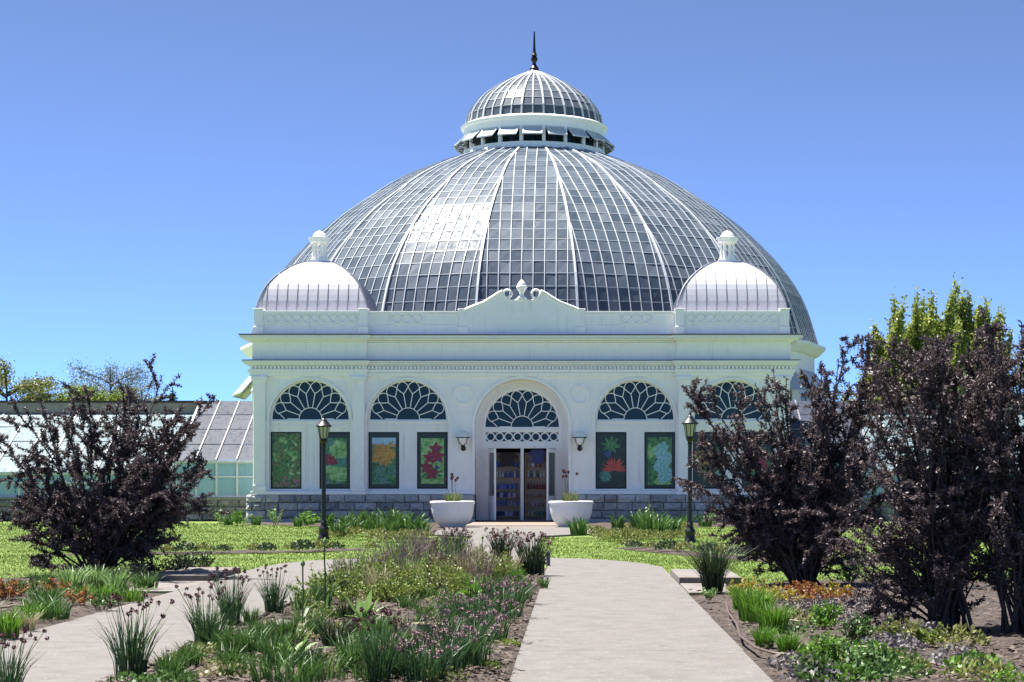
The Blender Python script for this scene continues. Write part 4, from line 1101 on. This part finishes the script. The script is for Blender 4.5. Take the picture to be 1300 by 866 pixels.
# planters and their plants
for i, (x, y) in enumerate(PLX):
    sd = ('left', 'right')[i]
    planter(x, y, f'large white bowl planter standing {sd} of the open entrance doors')
    def mk(i=i):
        V, _ = blades(60, .42, .011, .22, 900+i, .5, .4); o = root_mesh('potted_chives', [V], 'straw')
        V2, _ = blades(70, .40, .010, .24, 930+i, .5, .4); quads_mesh('fresh_leaves', [V2], 'bright', o)
        S, tp = blades(6, 1.02, .008, .14, 910+i, .28, .2, tipw=.9, hv=.3); quads_mesh('flower_stalks', [S], 'dkgreen', o); quads_mesh('flower_heads', heads(tp, .055, 920+i, 40), 'wine', o); return o
    place(mk, f'pot{i}', x+(.02 if i == 0 else -.05), y, f'yellow-green potted chives with tall purple heads in the {sd} planter', 'potted plant', z=.785, rz=0)

# --- central bed
PL = []
for px, py, s, lab in ((166, 872, 1.05, 'tall chive clump with dark purple heads at the bottom left beside the left path'),
                       (262, 832, 1.0, 'chive clump with dark purple heads leaning over the left path edge'),
                       (292, 802, .95, 'purple-headed chive clump just behind the one leaning over the left path'),
                       (348, 786, .95, 'lone upright chive clump with purple heads farthest along the left path edge'),
                       (8, 905, .8, 'chive clump with purple heads cut by the bottom left corner'),
                       (480, 880, .9, 'purple-headed chive clump at the bottom edge in the middle of the central bed')):
    x, y = at(px, py); v = len(PL) % 3; PL.append(1); place(lambda v=v: chive(v), f'chive{v}', x, y, lab, 'chive clump', s=s)
for px, py, s in ((590, 858, 1.1), (560, 868, 1.0), (520, 872, .9), (622, 822, 1.0), (600, 805, .9), (645, 790, 1.0), (660, 772, .85), (560, 830, .75), (575, 800, .75), (630, 770, .8), (540, 880, .9)):
    x, y = at(px, py); v = len(PL) % 3; PL.append(1)
    place(lambda v=v: pinkchive(v), f'pinkchive{v}', x, y, 'pink-headed chive clump in the drift along the right side of the central bed', 'chive clump', 'pink-headed chives in the central bed', s=s)
for px, py, s, m_, lab in ((374, 846, 1.0, 'hosta', 'pale broad-leaved rosette in the front left of the central bed'), (460, 800, 1.05, 'hosta', 'upright broad-leaved plant in the middle of the central bed'),
                       (598, 768, 1.0, 'bright', 'bright green strap-leaved plant near the right side of the central bed'), (500, 772, .8, 'green', 'mid green broad-leaved plant below the yellow-green shrubs')):
    x, y = at(px, py); place(lambda m_=m_, px=px: broad(px % 7, m_, 14 if m_ != 'bright' else 20, .40, .05 if m_ == 'hosta' else .03), f'broad{px}', x, y, lab, 'broad-leaved plant', s=s)
for px, py, s, lab in ((383, 806, 1.0, 'tall single allium stalk with a green bud, left in the central bed'), (413, 790, 1.1, 'single allium stalk with bud standing just right of the tallest left one'), (612, 735, .9, 'allium stalk with bud rising from the back right of the yellow-green shrubs')):
    x, y = at(px, py); PL.append(1); v = len(PL) % 2; place(lambda v=v: allium(v), f'allium{v}', x, y, lab, 'allium', s=s)
# yellow-green shrub mass: each shrub a thing
rr = np.random.default_rng(21)
for k in range(46):
    py = rr.uniform(722, 774); D = F*CZ/(py-VY); x = rr.uniform(-1.35 if py < 755 else -1.3, 1.15)
    if py > 752 and x > .35: x -= .7
    v = k % 4
    place(lambda v=v: bushlet(v, 'lime' if v != 3 else 'olive', .33, .40, 620, (.028, .05)), f'lime{v}', x, D, 'low yellow-green shrub in the dense mass across the middle of the central bed', 'shrub', 'low yellow-green shrubs filling the central bed', s=rr.uniform(.75, 1.1))
for k in range(16):
    py = rr.uniform(718, 770); D = F*CZ/(py-VY); x = rr.uniform(-1.3, 1.15); v = k % 2
    place(lambda v=v: tuft(170+v, ('bright', 'straw')[v], .5, 60, .008, .12, .5), f'rise{v}', x, D, f'{("bright green", "straw coloured")[v]} upright tuft rising through the yellow-green shrubs', 'grassy tuft', f'{("bright green", "straw coloured")[v]} tufts among the yellow-green shrubs', s=rr.uniform(.8, 1.15))
for px, py, s in ((520, 745, .9), (548, 738, 1.0), (580, 742, .95), (500, 738, .8), (440, 755, .75), (530, 728, .9), (470, 742, .7), (610, 748, .7)):
    x, y = at(px, py); PL.append(1); v = len(PL) % 2
    place(lambda v=v: twiggy(v), f'twiggy{v}', x, y, 'leafless grey-brown twiggy shrub among the yellow-green shrubs of the central bed', 'shrub', 'dry twiggy shrubs in the central bed', s=s)
for px, py, s, lab in ((637, 718, 1.0, 'dark upright spiky plant left of the pair at the back right of the central bed'), (675, 735, 1.15, 'dark upright spiky plant at the back right corner beside the right path'), (578, 718, 1.05, 'dark spiky plant at the back of the central bed below the left planter'), (545, 722, .8, 'smaller dark spiky plant at the back left of the central bed')):
    x, y = at(px, py); PL.append(1)
    def mk():
        o = tuft(33, 'dkgreen', .62, 200, .008, .16, .5); quads_mesh('flower_heads', heads(blades(40, .62, .005, .15, 41, .5, .3, hv=.3)[1], .03, 42, 14), 'wine', o); return o
    place(mk, 'spiky', x, y, lab, 'spiky plant', s=s)
for k, (px, py, s, m_) in enumerate(((240, 858, .8, 'green'), (300, 842, .9, 'green'), (330, 822, .8, 'green'), (400, 820, .9, 'green'), (425, 832, 1.0, 'dkgreen'), (360, 830, 1.0, 'green'), (445, 865, 1.1, 'green'), (540, 802, .9, 'green'),
                                (410, 775, 1.0, 'green'), (430, 765, 1.1, 'dkgreen'), (500, 850, .9, 'green'), (520, 835, .8, 'green'), (290, 868, .9, 'green'), (480, 822, .8, 'green'), (395, 868, .9, 'dkgreen'), (655, 745, .8, 'bright'), (690, 752, .6, 'green'),
                                (350, 858, .9, 'green'), (318, 800, .7, 'green'), (570, 780, .7, 'green'), (440, 795, .8, 'dkgreen'), (215, 880, .9, 'green'))):
    x, y = at(px, py); v = k % 3
    place(lambda v=v, m_=m_: tuft(v, m_), f'tuft{v}{m_}', x, y, f'small {dict(green="mid green", dkgreen="dark green", bright="bright green")[m_]} grassy tuft in the soil of the central bed', 'grassy tuft', f'{dict(green="mid green", dkgreen="dark green", bright="bright green")[m_]} tufts in the central bed', s=s)
for k in range(80):
    py = rr.uniform(745, 885); D = F*CZ/(py-VY); x = rr.uniform(-1.45, 1.25)
    if rr.random() < .5: place(lambda: tuft(3, 'green', .26, 70, .007, .16, .9), 'loose', x, D, 'loose sprawling green grass tuft among the taller plants of the central bed', 'grassy tuft', 'loose green tufts of the central bed', s=rr.uniform(.7, 1.2))
    else: v = k % 3; m_ = ('green', 'olive', 'straw')[v]; place(lambda v=v, m_=m_: clumpleaf(40+v, m_, .20, .11, 170, (.025, .05)), f'und{v}', x, D, f'low {("green", "olive", "straw coloured")[v]} weedy plant on the soil of the central bed', 'ground plant', f'{("green", "olive", "straw coloured")[v]} weeds of the central bed', s=rr.uniform(.7, 1.2))
for px, py, s, lab in ((645, 828, .8, 'lime green sedum cushion at the right edge of the central bed'), (622, 858, .9, 'lime green sedum cushion at the bottom right of the central bed')):
    x, y = at(px, py); place(lambda: clumpleaf(1, 'lime', .16, .07, 420, (.015, .03)), 'sedum', x, y, lab, 'sedum', s=s)
def log(x, y, label):
    q = MB(); n = 14; prof_ = [(.155, 0), (.15, .12), (.145, .235)]
    q.lathe(prof_, (0, 0, 0), n, cap=False); q.v = [(a*(1+.12*noise.noise((a*9, b*9, 2))), b*(1+.12*noise.noise((a*9, b*9, 7))), c) for a, b, c in q.v]
    o = q.build('tree_stump', 'masonry'); t = MB(); t.add([v for v in q.v[-n:]], [tuple(range(n))]); t.build('cut_top', 'straw', o); o.location = (x, y, .03); tag(o, label, 'stump')
x, y = at(543, 828); log(x, y, 'short pale cut stump among the pink chives of the central bed')
def rock(x, y, s, label, m_='masonry'):
    bm = bmesh.new(); bmesh.ops.create_icosphere(bm, subdivisions=3, radius=1)
    for v in bm.verts: k = 1+.35*noise.noise(v.co*1.3+Vector((x, y, 0))); v.co = Vector((v.co.x*s*1.5*k, v.co.y*s*k, v.co.z*s*.7*k))
    me = bpy.data.meshes.new('rock'); bm.to_mesh(me); me.materials.append(M[m_]); o = bpy.data.objects.new('rock', me); link(o); o.location = (x, y, .07); o.rotation_euler = (0, 0, U(0, 3)); tag(o, label, 'rock')
x, y = at(362, 806); rock(x, y, .11, 'pale grey rock on the soil near the left path', 'concrete')
x, y = at(245, 738); rock(x, y+.4, .16, 'flat brown rock at the end of the left flagstone path')
def stick(p, q, rad, label):
    w = MB(); P = bend(p, q, .02, 7, rr, .12); w.tube(P-np.array(p), list(np.linspace(rad, rad*.5, 7)), 5); o = w.build('stick', 'twig', smooth=60); o.location = p; tag(o, label, 'stick')
def st(px0, py0, px1, py1, rad, label):
    a, b = at(px0, py0), at(px1, py1); stick((a[0], a[1], .10), (b[0], b[1], .10), rad, label)
st(394, 790, 530, 795, .014, 'long grey stick lying across the central bed')
st(0, 800, 62, 786, .018, 'grey stick lying in the left bed beside the path')
st(0, 782, 35, 781, .02, 'thicker grey stick at the far left edge of the left bed')
st(980, 802, 1035, 803, .012, 'thin pale stick in the right bed behind the green clumps')
st(1085, 836, 1135, 840, .016, 'pale stick in the right bed near the big shrub')
st(1125, 850, 1190, 857, .014, 'dark stick in the shade at the lower right')
x, y = at(696, 722); q = MB(); q.lathe([(.035, 0), (.035, .26), (.02, .29), (0, .30)], n=10, cap=False); q.box(-.01, .01, -.037, -.034, .2, .24); o = q.build('marker_post', 'ledge'); o.location = (x, y, .02); tag(o, 'short grey marker post at the back corner of the right path', 'post')
# hose along the right bed
hp_ = [at(*p) for p in ((922, 775), (925, 790), (935, 805), (940, 822), (960, 838), (985, 846), (1010, 847))]
q = MB(); fine = []
for a, b in zip(hp_[:-1], hp_[1:]):
    for t in (0, .33, .66): fine.append((a[0]+(b[0]-a[0])*t, a[1]+(b[1]-a[1])*t, .105))
q.tube(fine, .013, 6); o = q.build('garden_hose', 'hose', smooth=70); tag(o, 'thin brown garden hose curving along the right path edge', 'hose')

# --- right bed
x, y = at(905, 757); place(lambda: tuft(90, 'dkgreen', .72, 420, .006, .13, .75), 'fountain', x, y, 'dark fountain-like grass clump beside the flagstones of the right path', 'grass clump')
for px, py, s, lab in ((958, 796, 1.1, 'bright green grassy clump nearest the hose in the right bed'), (945, 780, .9, 'bright green grassy clump just behind the one by the hose'), (982, 812, .9, 'bright green grassy clump right of the pair by the hose'), (1000, 838, .6, 'small pale green tuft near the hose end'), (970, 830, .55, 'small pale green tuft between hose and clumps')):
    x, y = at(px, py); PL.append(1); v = len(PL) % 2; place(lambda v=v: tuft(110+v, 'bright', .36, 230, .009, .15, .6), f'brightt{v}', x, y, lab, 'grassy clump', s=s)
for px, py, m_, n_ in ((940, 762, 'yellow', 'yellow'), (962, 768, 'yellow', 'yellow'), (985, 764, 'yellow', 'yellow'), (1005, 772, 'yellow', 'yellow'), (955, 757, 'yellow', 'yellow'), (1025, 762, 'rust', 'rust red'), (1042, 770, 'rust', 'rust red'), (1060, 764, 'yellow', 'yellow'), (1075, 768, 'rust', 'rust red'), (1015, 758, 'rust', 'rust red')):
    x, y = at(px, py+4); PL.append(1); v = len(PL) % 2
    place(lambda v=v, m_=m_: bushlet(20+v, m_, .25, .22, 420, (.025, .045), 18), f'spirea{v}{m_}', x, y, f'low {n_} leaved shrub below the purple shrub in the right bed', 'shrub', f'low {n_} shrubs in the right bed', s=U(.9, 1.2))
for px, py in ((1010, 786), (1040, 786), (1065, 790), (1090, 780), (1110, 790), (1130, 800), (1080, 802)):
    x, y = at(px, py); PL.append(1); v = len(PL) % 2
    place(lambda v=v: bushlet(30+v, 'grey_leaf', .24, .17, 300, (.025, .045), 20, 'dead_leaf_plant'), f'grey{v}', x, y, 'grey faded leafy low plant in the soil of the right bed', 'low plant', 'grey faded plants in the right bed', s=U(.9, 1.2))
for px, py, s, m_, lab in ((1048, 808, 1.0, 'bright', 'fresh green leafy plant in the middle of the right bed'), (1092, 825, 1.0, 'green', 'mid green leafy plant right of the fresh green one'), (1048, 862, 1.1, 'green', 'green leafy plant at the bottom edge right of the path'), (1098, 868, 1.0, 'green', 'green leafy plant at the bottom edge, second from the path'),
                           (1142, 830, 1.1, 'olive', 'olive green upright plant under the big purple shrub'), (1175, 830, .9, 'lime', 'lime green plant in the shade of the big purple shrub'), (1078, 745, 1.2, 'bright', 'bright green plant at the foot of the overhanging purple shrub'), (900, 768, .6, 'hosta', 'pale small plant at the foot of the fountain grass'), (1030, 880, .9, 'green', 'green leafy plant half below the bottom edge')):
    x, y = at(px, py); place(lambda m_=m_, px=px: bushlet(px % 9+40, m_, .22, .26, 480, (.03, .06), 22, 'leafy_plant'), f'leafy{px}', x, y, lab, 'leafy plant', s=s)

for k in range(34):
    px = rr.uniform(925, 1330); py = rr.uniform(790, 885)
    if px < 985+(py-866)*1.0+25: px += 110
    x, y = at(px, py); v = k % 4; m_ = ('green', 'olive', 'bright', 'grey_leaf')[v]; n_ = ('green', 'olive', 'bright green', 'grey')[v]
    place(lambda v=v, m_=m_: clumpleaf(70+v, m_, .24, .14, 190, (.025, .055)), f'rweed{v}', x, y, f'low {n_} weedy plant on the soil of the right bed', 'ground plant', f'{n_} weeds of the right bed', s=rr.uniform(.7, 1.3))
for k in range(16):
    px = rr.uniform(-30, 190); py = rr.uniform(748, 800); 
    if py > 815-px*.27: py = 752
    x, y = at(px, py); v = k % 2; m_ = ('green', 'bright')[v]
    place(lambda v=v, m_=m_: tuft(160+v, m_, .24, 80, .008, .14, .9), f'lloose{v}', x, y, f'loose {("mid", "bright")[v]} green tuft scattered through the left bed', 'grassy tuft', f'loose {("mid", "bright")[v]} green tufts of the left bed', s=rr.uniform(.7, 1.2))
# --- left bed
for k in range(16):
    px = rr.uniform(-20, 135); py = rr.uniform(752, 786); x, y = at(px, py); v = k % 3; m_ = ('olive', 'rust', 'green')[v]; n_ = ('olive', 'rusty', 'green')[v]
    place(lambda v=v, m_=m_: bushlet(60+v, m_, .26, .24, 380, (.025, .05), 18), f'leftlow{v}', x, y, f'low {n_} leaved shrub in front of the left purple shrub', 'shrub', f'low {n_} shrubs in the left bed', s=U(.8, 1.15))
for px, py, s, m_, lab in ((60, 785, 1.0, 'green', 'grassy tuft at the front of the left bed'), (148, 762, 1.1, 'hosta', 'pale green tuft right of the left purple shrub trunk'), (120, 752, 1.0, 'hosta', 'pale green tuft at the foot of the left purple shrub'), (130, 772, .8, 'bright', 'bright green tuft nearest the path in the left bed'), (90, 758, 1.1, 'hosta', 'pale tuft left of the left purple shrub trunk'), (8, 818, .9, 'bright', 'lime tuft at the left edge beside the path'), (35, 808, .6, 'straw', 'straw coloured tuft beside the stick in the left bed')):
    x, y = at(px, py); place(lambda m_=m_, px=px: tuft(px % 11+130, m_, .34, 110, .012, .12, .7), f'lt{px}', x, y, lab, 'grassy tuft', s=s)
for px, py in ((165, 742), (180, 738), (195, 736), (212, 734), (228, 733), (243, 730), (258, 728), (150, 748), (175, 746)):
    x, y = at(px, py); PL.append(1); v = len(PL) % 2
    place(lambda v=v: bushlet(80+v, 'dkgreen', .28, .30, 420, (.03, .055), 18), f'dkl{v}', x, y, 'dark low shrub in the row between the left lawn and the flagstones', 'shrub', 'dark low shrubs beside the left flagstones', s=U(.8, 1.15))
# --- strips in the lawn
for k in range(15):
    t = k/14; x = -8+5.3*t+rr.normal()*.1; y = 38+1.6*t**2+rr.normal()*.12
    v = k % 2; place(lambda v=v: clumpleaf(10+v, 'dkgreen' if v else 'olive', .28, .2, 320, (.04, .07)), f'strip{v}', x, y, f'{("sparse olive", "dark")[v]} ground plant along the curved strip in the left lawn', 'ground plant', f'{("olive", "dark")[v]} plants of the left lawn strip', s=U(.7, 1.1))
for k in range(14):
    t = k/13; x = 2.9+4.3*t+rr.normal()*.1; y = 41.3-7.4*t**.8+rr.normal()*.12
    v = k % 2; place(lambda v=v: clumpleaf(10+v, 'dkgreen' if v else 'olive', .28, .2, 320, (.04, .07)), f'strip{v}', x, y, f'{("sparse olive", "dark")[v]} ground plant along the curved strip in the right lawn', 'ground plant', f'{("olive", "dark")[v]} plants of the right lawn strip', s=U(.7, 1.1))
# --- plants along the building
def found(px, py, kind, sd, s=1.0):
    x, y = at(px, py); y = min(y, 64.2)
    if kind == 'lily': place(lambda: tuft(200, 'green', .62, 46, .035, .22, .7), 'lily', x, y, f'green strap-leaved lily tuft in the border {sd} of the entrance', 'lily', f'strap-leaved lilies {sd} of the entrance', s=s)
    elif kind == 'bush': place(lambda: bushlet(95, 'bright', .38, .5, 420, (.06, .11), 20), 'fbush', x, y, f'small fresh green bush by the stone base {sd} of the entrance', 'bush', f'small green bushes {sd} of the entrance', s=s)
    elif kind == 'pale': place(lambda: bushlet(96, 'hosta', .34, .62, 170, (.06, .10), 14), 'fpale', x, y, f'thin pale-leaved young bush by the stone base {sd} of the entrance', 'bush', f'thin pale bushes {sd} of the entrance', s=s)
    else: place(lambda: clumpleaf(20, 'olive', .5, .16, 420, (.05, .09)), 'fcover', x, y, f'low olive ground plant in the border {sd} of the entrance', 'ground plant', f'low border plants {sd} of the entrance', s=s)
for px, py in ((430, 684), (447, 680), (462, 678), (478, 681), (497, 684), (512, 682), (527, 679), (455, 672), (470, 671), (500, 676), (440, 674), (415, 670), (533, 683)): found(px, py, 'lily', 'left', U(.75, 1.25))
for px, py in ((303, 668), (388, 670), (395, 669)): found(px, py, 'bush', 'left', U(.8, 1.1))
for px, py in ((281, 668), (350, 668)): found(px, py, 'pale', 'left')
for px, py in ((325, 669), (378, 671), (290, 669)): found(px, py, 'lily', 'left', .6)
for _ in range(14): found(rr.uniform(425, 535), rr.uniform(674, 690), 'cover', 'left', U(.7, 1.2))
for px, py in ((735, 683), (783, 674), (820, 680), (830, 684), (842, 682), (812, 676), (855, 678), (870, 672), (895, 671)): found(px, py, 'lily', 'right', U(.75, 1.2))
for px, py in ((822, 668), (905, 668)): found(px, py, 'pale', 'right', 1.1)
for _ in range(22): found(rr.uniform(752, 872), rr.uniform(672, 688), 'cover', 'right', U(.7, 1.2))

# ------------------------------------------------------------------ trees beyond
def tree(loc, h, w, seed, leafm_, label, shape='round', n=22000, ls=(.10, .20), trunk=.22, name='tree', group=None):
    r = np.random.default_rng(seed); wd = MB(); LV = []
    x, y = loc
    wd.tube([(0, 0, 0), (.1, 0, h*.3), (0, .1, h*.6), (0, 0, h*.9)], [trunk, trunk*.75, trunk*.4, .03], 7)
    nb = 46
    for i in range(nb):
        f = r.uniform(.22, .95); a = r.random()*2*PI
        if shape == 'round': ext = w/2*math.sqrt(max(.05, 1-((f-.6)/.5)**2)); up = h*.14
        elif shape == 'cone': ext = w/2*(1.02-f); up = -h*.02
        else: ext = w/2*(1.05-f*.75); up = h*.26
        ext *= r.uniform(.7, 1.1)
        p = np.array([0, 0, h*f*.85]); e = p+np.array([ext*math.cos(a), ext*math.sin(a), up*r.uniform(.5, 1.2)])
        P = bend(p, e, -.05*h if shape == 'spire' else .04*h, 8, r, .2); wd.tube(P, list(np.linspace(trunk*.3, .02, 8)), 4)
        k = n//nb; i_ = r.integers(2, 7, k); t = r.random((k, 1)); pos = P[i_]*(1-t)+P[i_+1]*t
        cl = r.normal(size=(k, 3))*np.array([.055*w, .055*w, .035*h])*(.35+.65*r.random((k, 1)))
        if shape == 'spire': cl *= np.array([.35, .35, 1.2])
        LV.append(quads_leaf(pos+cl, r.normal(size=(k, 3))+np.array([0, 0, .6 if shape == 'spire' else -.1]), r.uniform(*ls, k), r.uniform(*ls, k)*.3, r))
    g = empty(name, (0, 0, 0)); tag(g, label, 'tree', group); wd.build('trunk', 'bark', g, smooth=70); quads_mesh('crown', LV, leafm_, g); g.location = (x, y, 0); return g
def tpos(px, D): return CX+(px-VX)*D/F, D
def ht(py, D): return 1.1*(CZ+(VY-py)*D/F)
tree(tpos(8, 110), ht(468, 110), 6.5, 31, 'olive', 'olive green round tree rising behind the far left end of the greenhouse')
tree(tpos(70, 120), ht(502, 120), 5.5, 36, 'olive', 'lower olive tree just behind the greenhouse left of the blue-grey tree', n=9000)
tree(tpos(140, 140), ht(466, 140), 9.0, 32, 'bluegrey', 'hazy blue-grey tree behind the greenhouse wing, left of the dome')
tree(tpos(118, 112), ht(497, 112), 5.0, 33, 'lime', 'yellow-green tree showing just above the greenhouse roof before the blue-grey tree')
tree(tpos(180, 125), ht(494, 125), 5.0, 37, 'olive', 'low olive tree between the blue-grey tree and the conifer', n=8000)
tree(tpos(219, 118), ht(490, 118), 2.2, 34, 'conifer', 'small dark pointed conifer above the greenhouse roof', 'cone', n=9000)
for i, (px, py, w_) in enumerate(((1128, 396, 4.2), (1162, 388, 4.6), (1195, 377, 4.8), (1228, 378, 4.6), (1258, 390, 4.2))):
    tree(tpos(px, 84+2*i), 1.0/1.1*.95*ht(py, 84+2*i), w_, 40+i, 'poplar', ('shortest yellow-green poplar, nearest the dome behind the purple shrubs', 'yellow-green poplar second from the dome behind the purple shrubs', 'tallest yellow-green poplar behind the big purple shrub', 'yellow-green poplar just right of the tallest one', 'yellow-green poplar nearest the right edge of the photo')[i], 'spire', n=20000, ls=(.12, .22), trunk=.16, name='poplar_tree', group='poplars behind the right shrubs')
for i, (px, py) in enumerate(((1060, 560), (1120, 480), (1230, 470), (1320, 450))):
    tree(tpos(px, 78+4*i), ht(py, 78+4*i), 6, 60+i, ('green', 'olive', 'green', 'olive')[i], ('low green tree beside the right greenhouse wall', 'olive tree standing below the poplars', 'green tree behind the right-hand shrubs', 'olive tree beyond the right edge shrub')[i], n=9000)
